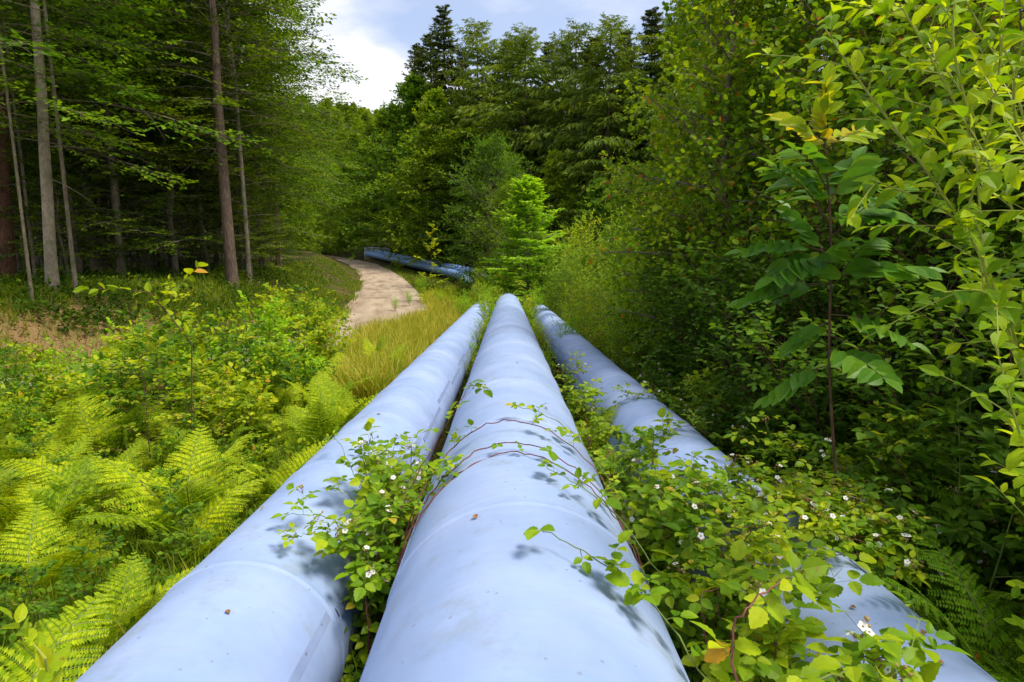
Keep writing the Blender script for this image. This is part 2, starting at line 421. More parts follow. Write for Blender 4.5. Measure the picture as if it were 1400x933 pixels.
def roadmat():
    m, nt, out = newmat('sandy_track'); L = nt.links.new
    at = node(nt, 'ShaderNodeUVMap'); at.uv_map = 'along'
    geo = node(nt, 'ShaderNodeNewGeometry'); pos = geo.outputs['Position']
    sx = node(nt, 'ShaderNodeSeparateXYZ'); L(at.outputs[0], sx.inputs[0])
    # wheel ruts: wave across the width, wobbling
    mp = node(nt, 'ShaderNodeMapping'); mp.inputs['Scale'].default_value = (2.2, .16, 1); L(at.outputs[0], mp.inputs['Vector'])
    n1 = node(nt, 'ShaderNodeTexNoise'); n1.inputs['Scale'].default_value = 1.6; n1.inputs['Detail'].default_value = 4; L(mp.outputs[0], n1.inputs['Vector'])
    r1 = ramp(nt, [(.33, (.27, .205, .145)), (.5, (.37, .29, .21)), (.68, (.46, .37, .275))]); L(n1.outputs['Fac'], r1.inputs['Fac'])
    n2 = node(nt, 'ShaderNodeTexNoise'); n2.inputs['Scale'].default_value = 9; n2.inputs['Detail'].default_value = 8; n2.inputs['Roughness'].default_value = .8; L(pos, n2.inputs['Vector'])
    r2 = ramp(nt, [(.3, (.6, .58, .55)), (.7, (1.25, 1.25, 1.25))]); L(n2.outputs['Fac'], r2.inputs['Fac'])
    mx = node(nt, 'ShaderNodeMix', data_type='RGBA', blend_type='MULTIPLY'); mx.inputs['Factor'].default_value = .8
    L(r1.outputs['Color'], mx.inputs['A']); L(r2.outputs['Color'], mx.inputs['B'])
    # damp patches
    n3 = node(nt, 'ShaderNodeTexNoise'); n3.inputs['Scale'].default_value = .35; n3.inputs['Detail'].default_value = 5; L(pos, n3.inputs['Vector'])
    r3 = ramp(nt, [(.54, (0, 0, 0)), (.63, (.55, .55, .55))]); L(n3.outputs['Fac'], r3.inputs['Fac'])
    m2 = node(nt, 'ShaderNodeMix', data_type='RGBA'); L(r3.outputs['Color'], m2.inputs['Factor']); L(mx.outputs['Result'], m2.inputs['A']); m2.inputs['B'].default_value = (.2, .13, .09, 1)
    vs_ = node(nt, 'ShaderNodeTexVoronoi'); vs_.inputs['Scale'].default_value = 4.5; L(pos, vs_.inputs['Vector'])
    ls_ = node(nt, 'ShaderNodeMath', operation='LESS_THAN'); ls_.inputs[1].default_value = .17; L(vs_.outputs['Distance'], ls_.inputs[0])
    st_ = node(nt, 'ShaderNodeMath', operation='MULTIPLY'); st_.inputs[1].default_value = .5; L(ls_.outputs[0], st_.inputs[0])
    m4 = node(nt, 'ShaderNodeMix', data_type='RGBA'); L(st_.outputs[0], m4.inputs['Factor']); L(m2.outputs['Result'], m4.inputs['A']); m4.inputs['B'].default_value = (.3, .27, .24, 1); m2 = m4
    p = node(nt, 'ShaderNodeBsdfPrincipled'); p.inputs['Roughness'].default_value = .95; p.inputs['Specular IOR Level'].default_value = .15
    L(m2.outputs['Result'], p.inputs['Base Color'])
    bp = node(nt, 'ShaderNodeBump'); bp.inputs['Distance'].default_value = .05; bp.inputs['Strength'].default_value = .7; L(n2.outputs['Fac'], bp.inputs['Height']); L(bp.outputs[0], p.inputs['Normal'])
    L(p.outputs[0], out.inputs['Surface'])
    return m


M = {}
M['pipe'] = pipemat(); M['ground'] = groundmat(); M['road'] = roadmat()
M['pipefar'] = plain('sky_tinted_sheet', (.20, .33, .64), .4, 0, .5, .12, 1.5)  # far sections: the sky's blue reflection is put into the base colour
M['strip'] = plain('seam_sheet', (.22, .28, .45), .4, 0, .5, .1)
M['rivet'] = plain('rivet_metal', (.3, .34, .42), .35, .6)
M['galv'] = plain('galvanised_steel', (.55, .57, .6), .6, .1)
M['fern'] = leafmat('bracken_green', [(.08, .17, .003), (.25, .38, .005), (.52, .58, .01)], .42, noise=1.5, big=.5, tgain=1.4)
M['fernd'] = leafmat('fern_green', [(.08, .22, .006), (.16, .33, .008), (.28, .44, .015)], .4, noise=1.5)
M['yleaf'] = leafmat('sapling_leaf', [(.09, .18, .005), (.26, .36, .009), (.52, .54, .015)], .42, noise=1.2, rare=(.018, (.5, .27, .03)))
M['beech'] = leafmat('beech_leaf', [(.01, .036, .003), (.042, .10, .004), (.20, .28, .008)], .38, noise=.3)
M['beechl'] = leafmat('light_broadleaf', [(.05, .12, .005), (.14, .24, .008), (.30, .38, .015)], .4, noise=.3)
M['oak'] = leafmat('oak_leaf', [(.03, .09, .005), (.08, .18, .008), (.20, .32, .012)], .38, noise=.8)
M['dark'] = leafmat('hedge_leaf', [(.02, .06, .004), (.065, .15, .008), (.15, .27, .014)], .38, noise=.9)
M['hedge'] = leafmat('aspen_leaf', [(.04, .11, .004), (.13, .24, .007), (.34, .42, .012)], .42, noise=.6, rare=(.012, (.45, .16, .02)))
M['willow'] = leafmat('willow_leaf', [(.06, .15, .004), (.20, .33, .007), (.48, .55, .012)], .45, noise=2.0, rough=.5, spec=.12)
M['ash'] = leafmat('ash_leaf', [(.045, .14, .01), (.09, .22, .015), (.15, .29, .02)], .38, noise=2, rough=.42, spec=.2)
M['ashy'] = leafmat('young_ash_leaf', [(.2, .34, .01), (.34, .42, .015), (.45, .32, .02)], .42, noise=2, rough=.42)
M['bram'] = leafmat('bramble_leaf', [(.06, .15, .005), (.17, .30, .008), (.40, .46, .012)], .4, noise=2.2, rough=.45, spec=.2, rare=(.012, (.45, .36, .03)))
M['horn'] = leafmat('hornbeam_leaf', [(.13, .30, .008), (.24, .44, .012), (.42, .58, .03)], .45, noise=1.0)
M['spruce'] = leafmat('spruce_needles', [(.026, .046, .008), (.058, .09, .011), (.12, .155, .015)], .25, noise=.4, rough=.6)
M['larch'] = leafmat('larch_needles', [(.04, .08, .008), (.10, .165, .012), (.22, .28, .018)], .34, noise=.35, rough=.6)
M['grass'] = leafmat('grass_blade', [(.04, .09, .005), (.11, .19, .007), (.27, .33, .012)], .35, noise=.8, rare=(.1, (.36, .28, .08)))
M['dry'] = leafmat('dry_grass_blade', [(.24, .26, .02), (.42, .38, .045), (.58, .47, .11)], .35, noise=1.2, rare=(.25, (.2, .28, .015)))
M['litter'] = leafmat('brown_leaf', [(.10, .045, .015), (.24, .12, .04), (.42, .24, .09)], .15, noise=1.5)
M['petal'] = leafmat('white_petal', [(.75, .75, .7), (.8, .8, .78)], .3, tcol=(1, 1, 1), noise=3)
M['bud'] = plain('flower_bud', (.30, .2, .07), .8, 0, .2, .4, 30)
M['cane'] = plain('red_cane', (.16, .045, .035), .5, 0, .4, .4, 12)
M['gstem'] = plain('green_stem', (.14, .19, .03), .6, 0, .3, .3, 12)
M['ystem'] = plain('yellow_stem', (.30, .32, .04), .5, 0, .35, .2, 12)
M['bstem'] = plain('brown_stem', (.11, .06, .035), .8, 0, .2, .4, 12)
M['bark'] = barkmat('grey_bark', (.10, .075, .05), (.30, .25, .18), 5, .3, .5)
M['barkr'] = barkmat('reddish_bark', (.06, .042, .03), (.24, .17, .125), 7, .2, 0, .9)
M['barkp'] = barkmat('orange_pine_bark', (.07, .035, .022), (.26, .13, .07), 7, .25, 0, .8)
M['barkl'] = barkmat('pale_bark', (.21, .17, .12), (.46, .39, .28), 4, .5, .35, .4)
M['barkd'] = barkmat('dark_bark', (.03, .025, .02), (.11, .09, .065), 6, .2, .3)


# ------------------------------------------------------------------ object helpers
def link(name, data, parent=None):
    o = bpy.data.objects.new(name, data); COL.objects.link(o)
    if parent is not None:
        o.parent = parent
    return o


def tag(o, label=None, cat=None, group=None, kind=None):
    if label: o['label'] = label
    if cat: o['category'] = cat
    if group: o['group'] = group
    if kind: o['kind'] = kind
    return o


def place(name, parts, loc, rz=0, s=1.0, label=None, cat=None, group=None, tilt=(0, 0)):
    """an Empty at the plant's base with its parts as children; parts: [(part name, mesh, [subparts])]"""
    e = link(name, None)
    e.empty_display_size = .2
    e.location = tuple(float(q) for q in loc); e.rotation_euler = (tilt[0], tilt[1], rz)
    e.scale = (s, s, s) if np.isscalar(s) else s
    for pt in parts:
        c = link(pt[0], pt[1], e)
        for sp in (pt[2] if len(pt) > 2 else []):
            link(sp[0], sp[1], c)
    return tag(e, label, cat, group)


ORD = ['nearest', 'second', 'third', 'fourth', 'fifth', 'sixth', 'seventh', 'eighth', 'ninth', 'tenth', 'eleventh', 'twelfth', 'thirteenth', 'fourteenth', 'fifteenth', 'sixteenth', 'seventeenth', 'eighteenth', 'nineteenth', 'twentieth']


def ordn(i, n=None):
    if i < 20: return ORD[i]
    tens = ['', '', 'twenty', 'thirty', 'forty', 'fifty', 'sixty', 'seventy', 'eighty', 'ninety']
    t, u = divmod(i + 1, 10)
    if t > 9: return 'hundred and ' + ordn(i - 100)
    if u == 0: return tens[t][:-1] + 'ieth'
    return tens[t] + '-' + (['', 'first'] + ORD[1:])[u]


def rank_labels(objs, fmt, key=lambda o: o.location.y):
    """each object its own label: what it looks like, and its place in the row counted from the camera"""
    objs = sorted(objs, key=key)
    for i, o in enumerate(objs):
        o['label'] = fmt.format(n=ordn(i), look=o.get('_look', '')).replace('  ', ' ').replace('nearest from the camera', 'nearest the camera')
    for o in objs:
        if '_look' in o: del o['_look']


# ------------------------------------------------------------------ ground, road
def build_ground():
    u = np.linspace(-1, 1, 261); xs = 5 * np.sinh(u * 5.3) * (1 / 1.0)
    xs = np.sign(u) * (np.abs(u) * 34 + (np.exp(np.abs(u) * 6.6) - 1) * .9)
    v = np.linspace(0, 1, 330); ys = -14 + v * 95 + (np.exp(v * 7.3) - 1) * .85
    X, Y = np.meshgrid(xs, ys)
    Zg = terrain(X, Y, True)
    V = np.stack([X, Y, Zg], -1).reshape(-1, 3)
    nx, ny = len(xs), len(ys)
    i = np.arange(ny - 1)[:, None] * nx; j = np.arange(nx - 1)[None]
    F = np.stack([i + j, i + j + 1, i + nx + j + 1, i + nx + j], -1).reshape(-1, 4)
    g = Geo(); g.add(V, F)
    tag(link('ground', g.mesh('ground', M['ground'], True)), kind='structure')
    # road
    idx = np.arange(40, len(FY), 3)
    P = np.stack([RX[idx], FY[idx]], 1); T = nrm(np.gradient(P, axis=0)); Nn = np.stack([T[:, 1], -T[:, 0]], 1)
    w = np.linspace(-1, 1, 15)
    rg = np.random.default_rng(3)
    wob = np.interp(np.arange(len(idx)), np.arange(0, len(idx), 6), rg.uniform(-.25, .25, len(np.arange(0, len(idx), 6))))
    W = (RHW + .15) * w[None] + wob[:, None] * np.abs(w)[None]
    Q = P[:, None] + Nn[:, None] * W[..., None]
    zz = np.interp(Q[..., 1], FY, RZ) + .03 * (1 - np.abs(w[None]) ** 4) - .02 * np.cos(w[None] * 9)
    zz = np.broadcast_to(RZ[idx][:, None], W.shape) + .02 - .03 * np.exp(-((np.abs(w)[None] - .42) / .14) ** 2)
    V = np.concatenate([Q, zz[..., None]], -1).reshape(-1, 3)
    n, k = len(idx), len(w)
    i = np.arange(n - 1)[:, None] * k; j = np.arange(k - 1)[None]
    F = np.stack([i + j, i + j + 1, i + k + j + 1, i + k + j], -1).reshape(-1, 4)
    g = Geo(); g.add(V, F); me = g.mesh('road', M['road'], True)
    uv = me.uv_layers.new(name='along')
    s = np.concatenate([[0], np.cumsum(np.linalg.norm(np.diff(P, axis=0), axis=1))])
    UV = np.stack([np.broadcast_to(w[None], (n, k)), np.broadcast_to(s[:, None], (n, k))], -1).reshape(-1, 2)
    li = np.empty(len(me.loops), np.int32); me.loops.foreach_get('vertex_index', li)
    uv.data.foreach_set('uv', UV[li].astype(np.float32).ravel())
    tag(link('road', me), kind='structure')


build_ground()


# ------------------------------------------------------------------ pipes
def pipe_axis(off, dz):
    """axis points of one pipeline: OFF metres to the side of the middle one, DZ its axis above the ground line"""
    yy = np.arange(-3.0, 116.2, .375)
    P = np.stack([np.interp(yy, FY, PX), yy, np.interp(yy, FY, PGZ)], 1)
    T = nrm(np.gradient(P, axis=0)); N = nrm(np.stack([T[:, 1], -T[:, 0], 0 * T[:, 0]], 1))
    Q = P + N * off; Q[:, 2] += dz
    Q[:, 2] += .35 * smooth(52, 66, yy)
    return yy, Q, T


def shell(g, Q, T, prof, sides=72, mat=0):
    """skin round axis points Q; prof: radius at each"""
    n = len(Q)
    U = nrm(np.cross(T, Z3)); W = np.cross(U, T)
    a = np.arange(sides) / sides * 2 * PI
    V = Q[:, None] + np.asarray(prof)[:, None, None] * (U[:, None] * np.sin(a)[None, :, None] + W[:, None] * np.cos(a)[None, :, None])
    i = np.arange(n - 1)[:, None] * sides; j = np.arange(sides)[None]; k = (j + 1) % sides
    g.add(V, np.stack([i + j, i + k, i + sides + k, i + sides + j], -1).reshape(-1, 4), mat)


def pipeline(label, off, dz, R, first, strip_deg, step_at=None, seed=0):
    rg = np.random.default_rng(seed)
    yy, Q, T = pipe_axis(off, dz)
    s = np.concatenate([[0], np.cumsum(np.linalg.norm(np.diff(Q, axis=0), axis=1))])
    s0 = np.interp(first, yy, s)
    root = link('pipeline', None); root.location = tuple(Q[8] - np.array([0, 0, dz]))
    tag(root, label, 'pipe', 'large pale blue overground pipes')
    base = np.array(root.location)
    # every 1.5 m a sheet metal jacket section
    k = 0; e = s0 - 3 * 1.5
    at = lambda ss: np.stack([np.interp(ss, s, Q[:, c]) for c in range(3)], -1)
    tt = lambda ss: nrm(np.stack([np.interp(ss, s, T[:, c]) for c in range(3)], -1))
    while e + 1.5 < s[-1]:
        near = e < s0 + 33
        ln = 1.5
        e1 = min(e + ln, s[-1])
        mid_y = np.interp(e + .7, s, yy)
        r = R * (1 + rg.normal(0, .003))
        if step_at and mid_y > step_at: r *= .975
        if near:
            ss = np.array([e - .025, e - .012, e - .006, e, e + .006, e + .012, e + .02, e + .05, e + .4, e + .8, e + 1.2, e1 - .03, e1 - .002])
            pr = R * (.975 if step_at and mid_y > step_at else 1) + np.array([.0002, .003, .0065, .0085, .0065, .003, .0003, 0, 0, -.0022, 0, 0, 0])
            sides = 96
        else:
            ss = np.array([e - .02, e, e + .03, e + .08, e + .75, e1]); pr = r + np.array([0, .012, .012, 0, 0, -.002]); sides = 32
        g = Geo(); shell(g, at(ss) - base, tt(ss), pr, sides)
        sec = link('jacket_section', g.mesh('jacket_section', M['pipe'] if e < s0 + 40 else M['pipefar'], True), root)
        if near and e > s0 - 3.2:
            # lapped long seam with rivets
            g = Geo(); ang = R_(strip_deg + (3.2 if k % 2 else -3.2) + rg.normal(0, .8))
            ss = np.linspace(e + .045, e1 - .03, 7); C = at(ss) - base; TT = tt(ss)
            U = nrm(np.cross(TT, Z3)); W = np.cross(U, TT)
            w = .022 / r; rows = []
            for aa, rr in ((ang - w, .0008), (ang - w, .0048), (ang + w * .7, .0062), (ang + w, .0062), (ang + w, -.002)):
                rows.append(C + (r + rr) * (U * math.sin(aa) + W * math.cos(aa)))
            V = np.stack(rows, 1); m_ = V.shape[1]
            i = np.arange(len(ss) - 1)[:, None] * m_; j = np.arange(m_ - 1)[None]
            g.add(V, np.stack([i + j, i + j + 1, i + m_ + j + 1, i + m_ + j], -1).reshape(-1, 4))
            for q in np.arange(e + .12, e1 - .08, .21):
                c = at(q) - base; t3 = tt(q); u = nrm(np.cross(t3, Z3)); wv = np.cross(u, t3)
                aa = ang + (-.5 * w)
                nn = u * math.sin(aa) + wv * math.cos(aa); tang = np.cross(nn, t3)
                a8 = np.arange(8) / 8 * 2 * PI
                ring = lambda rad, h: c + nn * (r + h) + rad * (np.cos(a8)[:, None] * t3 + np.sin(a8)[:, None] * tang)
                V = np.concatenate([ring(.0065, .003), ring(.005, .0085), [c + nn * (r + .0095)]])
                F = np.array([[j, (j + 1) % 8, 8 + (j + 1) % 8, 8 + j] for j in range(8)]); Tt = np.array([[8 + j, 8 + (j + 1) % 8, 16] for j in range(8)])
                g.add2(V, Tt, F, 1)
            link('seam_strip', g.mesh('seam_strip', [M['strip'], M['rivet']], False), sec)
        e += 1.5; k += 1
    return root


pipeline('widest pale blue pipe, the middle one of the three', 0, .77, .6, 2.38, -75, seed=1)
pipeline('pale blue pipe on the track side of the widest one, long riveted seam', -1.325, .53, .47, 2.58, 64, seed=2)
pipeline('pale blue pipe on the hedge side, half covered by brambles and stepped at a joint', 1.55, .42, .47, 2.9, -64, step_at=9.5, seed=3)


def railing():
    x0, y0 = colx(499, 113, 0), 113.0
    x1, y1 = colx(532, 108, 0), 108.0
    z0 = float(terrain(x0, y0)); z1 = float(terrain(x1, y1))
    root = link('metal_railing', None); root.location = (x0, y0, z0)
    tag(root, 'grey metal guard frame with mesh where the far pipes end at the track', 'railing')
    h = 2.2
    def pt(t, z): return np.array([(x1 - x0) * t, (y1 - y0) * t, (z1 - z0) * t + z])
    for t in (0, 1):
        g = Geo(); tube(g, [pt(t, -.3), pt(t, h)], .09, 8, 0, True); link('post', g.mesh('post', M['galv']), root)
    for z in (h, .9):
        g = Geo(); tube(g, [pt(0, z), pt(1, z)], .07, 8, 0, True); link('rail', g.mesh('rail', M['galv']), root)
    g = Geo()
    for t in np.linspace(.04, .96, 34): tube(g, [pt(t, .1), pt(t, h - .05)], .02, 3)
    for z in np.linspace(.15, h - .1, 9): tube(g, [pt(.02, z), pt(.98, z)], .012, 3)
    link('wire_mesh', g.mesh('wire_mesh', M['galv']), root)


railing()


# ------------------------------------------------------------------ plants: prototypes
def conifer(seed, h, R, kind='spruce', base=.18, lowbare=0.0):
    rg = np.random.default_rng(seed)
    gt = Geo(); gc = Geo()
    tube(gt, [(0, 0, -.3), (.02 * h * .1, 0, h * .3), (0, 0, h * .7), (0, 0, h)], [h * .014, h * .011, h * .005, .02], 8)
    nb = 200 if kind == 'spruce' else 140
    t = base + (1 - base) * ((np.arange(nb) + rg.uniform(0, .6, nb)) / nb) ** .92
    az = np.arange(nb) * 2.4 + rg.normal(0, .3, nb)
    prof = (1 - t) ** (.7 if kind == 'spruce' else .5) * np.minimum(1, .55 + (t - base) * 3)
    Lb = R * prof * rg.uniform(.45, 1.25, nb) * (1 + .25 * np.sin(az * 1 + 1.7) * np.sin(t * 19)) + .5
    el = np.where(t > .82, .55, -.02 if kind == 'spruce' else .12) + rg.normal(0, .12, nb) - (1 - t) * .18
    D = np.stack([np.cos(az) * np.cos(el), np.sin(az) * np.cos(el), np.sin(el)], 1)
    P = np.stack([0 * t, 0 * t, t * h], 1)
    sg = .10 if kind == 'spruce' else .02
    tubes(gt, P, P + D * Lb[:, None], .012 * h * .12 * (1.2 - t), .008, sg, 3)
    if lowbare:
        n2 = 26; tt_ = rg.uniform(.06, base + .15, n2); a2 = rg.uniform(0, 6.28, n2)
        P2 = np.stack([0 * tt_, 0 * tt_, tt_ * h], 1); D2 = np.stack([np.cos(a2), np.sin(a2), rg.uniform(-.25, .1, n2)], 1)
        tubes(gt, P2, P2 + D2 * (R * .7 * rg.uniform(.4, 1, n2))[:, None], .025, .006, .1, 3)
    p, d, l = ramify(P, D, Lb, 13, .95, .5, rg, t0=.12, flat=.2, droop=.12 if kind == 'spruce' else .2, sag=sg, taper=.6)
    if kind == 'spruce':
        p2, d2, l2 = ramify(p, d, l, 6, .8, .62, rg, t0=.05, flat=.4, droop=.45, taper=.4)
        T = T_needle(.2)
        leaves(gc, p2, d2, nrm(Z3 + rg.normal(0, .5, p2.shape)), np.clip(l2, .22, .8) * 1.1, T)
        leaves(gc, p, d, nrm(Z3 + rg.normal(0, .3, p.shape)), np.clip(l, .2, 1.2), T_needle(.08))
    else:
        p2, d2, l2 = ramify(p, d, l, 7, .7, .5, rg, t0=.02, flat=.8, droop=.75, taper=.3)
        leaves(gc, p2, d2, nrm(rg.normal(0, 1, p2.shape) + Z3), np.clip(l2, .22, .7) * 1.15, T_needle(.14))
        leaves(gc, p, d, nrm(Z3 + rg.normal(0, .5, p.shape)), np.clip(l, .2, 1.0), T_needle(.06))
    # leader
    n = 60; zt = rg.uniform(h * .93, h, n); a = rg.uniform(0, 6.28, n)
    Dl = np.stack([np.cos(a), np.sin(a), np.full(n, .5)], 1)
    leaves(gc, np.stack([0 * zt, 0 * zt, zt], 1), Dl, nrm(Z3 + rg.normal(0, .4, (n, 3))), .15 + (h - zt) * .3, T_needle(.12))
    mt = M['barkd'] if kind == 'spruce' else M['barkr']
    return [('trunk', gt.mesh('trunk', mt, True)), ('crown', gc.mesh('crown', M[kind]))]


def broadleaf(seed, h, R, zc, leafmat_, barkm, nb=70, k1=9, k2=5, k3=4, ls=.11, r0=None, lean=(0, 0), shape='round', layered=True, droop=.1, T=None, wob=.15, bare=True):
    rg = np.random.default_rng(seed)
    gt = Geo(); gc = Geo()
    r0 = r0 or h * .012
    tz = np.linspace(0, 1, 9)
    wx = np.cumsum(rg.normal(0, wob, 9)) * tz; wy = np.cumsum(rg.normal(0, wob, 9)) * tz
    spine = np.stack([lean[0] * tz * h + wx, lean[1] * tz * h + wy, tz * h], 1)
    spine[0] = (0, 0, -.3)
    tube(gt, spine, r0 * np.array([1.35, 1.0, .93, .85, .75, .62, .48, .3, .1]), 12)
    t = (zc + (1 - zc) * ((np.arange(nb) + rg.uniform(0, .8, nb)) / nb))
    u = (t - zc) / (1 - zc)
    prof = {'round': np.sqrt(np.clip(1 - (2 * u - .85) ** 2 / 1.35, .05, 1)), 'cone': (1 - u) ** .6 + .12, 'dome': np.clip(1.05 - u ** 2.2, .15, 1)}[shape]
    Lb = R * prof * rg.uniform(.6, 1.15, nb)
    az = np.arange(nb) * 2.4 + rg.normal(0, .35, nb)
    el = .15 + .95 * u ** 1.6 + rg.normal(0, .15, nb)
    D = np.stack([np.cos(az) * np.cos(el), np.sin(az) * np.cos(el), np.sin(el)], 1)
    P = np.stack([np.interp(t, tz, spine[:, c]) for c in range(3)], 1)
    tubes(gt, P, P + D * Lb[:, None], np.minimum(r0 * .35, Lb * .016), .008, droop, 4)
    if bare:
        n2 = 8; t2 = rg.uniform(.15, zc + .05, n2); a2 = rg.uniform(0, 6.28, n2); P2 = np.stack([np.interp(t2, tz, spine[:, c]) for c in range(3)], 1)
        D2 = np.stack([np.cos(a2), np.sin(a2), rg.uniform(-.3, .3, n2)], 1)
        tubes(gt, P2, P2 + D2 * rg.uniform(.5, 2.2, n2)[:, None], .02, .005, .15, 3)
    fl = .18 if layered else .8
    p, d, l = ramify(P, D, Lb, k1, .8, .48, rg, t0=.15, flat=fl, droop=.05, sag=droop, taper=.55)
    tubes(gt, p, p + d * l[:, None], .009, .003, droop, 2)
    p2, d2, l2 = ramify(p, d, l, k2, .75, .55, rg, t0=.1, flat=fl, droop=.06, sag=droop, taper=.4)
    T = T or T_simple(.34)
    q = leaf_on(p2, d2, np.maximum(l2, ls * 2), k3, rg, ang=.8, size=ls, flat=fl * 1.2, tilt=.3 if layered else .7, droop=.12)
    leaves(gc, *q, T)
    return [('trunk', gt.mesh('trunk', barkm, True)), ('crown', gc.mesh('crown', leafmat_))]


def shrub(seed, h, R, nst, leafm, stemm, k1=10, k2=5, ls=.06, T=None, up=.6, flat=.6, k0=None, rs=.012, tilt=.5, droop=.08):
    """many-stemmed bush: stems, side shoots, twigs, leaves"""
    rg = np.random.default_rng(seed)
    gt = Geo(); gc = Geo()
    az = np.arange(nst) * 2.4 + rg.normal(0, .3, nst); out = rg.uniform(.1, 1, nst) ** .7
    tip = np.stack([np.cos(az) * out * R, np.sin(az) * out * R, h * (1.02 - .35 * out ** 2) * rg.uniform(.8, 1.05, nst)], 1)
    P = np.stack([np.cos(az) * .08 * R, np.sin(az) * .08 * R, -.05 + 0 * az], 1)
    V = tip - P; L = np.linalg.norm(V, axis=1); D = V / L[:, None]
    tubes(gt, P, P + V, rs * 1.6, rs * .4, 0, 4)
    p, d, l = ramify(P, D, L, k1, .75, .42, rg, t0=.15, flat=flat, droop=-up * .3, taper=.55, spiral=True)
    tubes(gt, p, p + d * l[:, None], rs * .5, rs * .2, droop, 2)
    p2, d2, l2 = ramify(p, d, l, k2, .8, .5, rg, t0=.1, flat=flat, droop=0, sag=droop, taper=.3)
    q = leaf_on(p2, d2, np.maximum(l2, ls * 2.2), 4, rg, ang=.85, size=ls, flat=flat, tilt=tilt)
    leaves(gc, *q, T or T_leaf(.32, 3))
    q = leaf_on(P, D, L, 12, rg, ang=1.0, size=ls * 1.1, flat=1, tilt=tilt, t0=.5)
    leaves(gc, *q, T or T_leaf(.32, 3))
    return [('stem', gt.mesh('stem', stemm, True)), ('foliage', gc.mesh('foliage', leafm))]


def sapling(seed, h, nb, leafm, stemm, ls=.09, T=None, spread=.45, up=.5, nl=7, lean=.1):
    """a young single-stemmed tree with large leaves set out along its shoots"""
    rg = np.random.default_rng(seed)
    gt = Geo(); gc = Geo()
    lx, ly = rg.normal(0, lean, 2)
    tz = np.linspace(0, 1, 7)
    sp = np.stack([lx * tz ** 2 * h + .02 * np.sin(tz * 7), ly * tz ** 2 * h, tz * h], 1)
    tube(gt, sp, np.linspace(.007, .002, 7) * (h / 1.6) ** .5, 6)
    t = .18 + .8 * (np.arange(nb) + rg.uniform(0, .5, nb)) / nb
    az = np.arange(nb) * 2.5 + rg.normal(0, .3, nb); el = up * (.6 + .8 * t) + rg.normal(0, .12, nb)
    Lb = h * spread * (1.08 - t) * rg.uniform(.7, 1.2, nb) + .1
    D = np.stack([np.cos(az) * np.cos(el), np.sin(az) * np.cos(el), np.sin(el)], 1)
    P = np.stack([np.interp(t, tz, sp[:, c]) for c in range(3)], 1)
    tubes(gt, P, P + D * Lb[:, None], .005, .0015, .12, 4)
    T = T or T_leaf(.33, 4, .1, -.2)
    q = leaf_on(P, D, Lb, nl, rg, ang=.95, size=ls, flat=.2, tilt=.3, droop=.12, sag=.12, t0=.12); leaves(gc, *q, T)
    p, d, l = ramify(P, D, Lb, 3, .75, .5, rg, t0=.2, flat=.2, sag=.12)
    tubes(gt, p, p + d * l[:, None], .003, .001, .1, 2)
    q = leaf_on(p, d, l, 4, rg, ang=.95, size=ls * .85, flat=.2, tilt=.3, droop=.12, sag=.1); leaves(gc, *q, T)
    q = leaf_on(sp[-2:-1], nrm(sp[-1:] - sp[-2:-1]), np.array([h * .17]), 7, rg, ang=.7, size=ls * .8, flat=1.5, tilt=.5); leaves(gc, *q, T)
    return [('stem', gt.mesh('stem', stemm, True)), ('foliage', gc.mesh('foliage', leafm))]


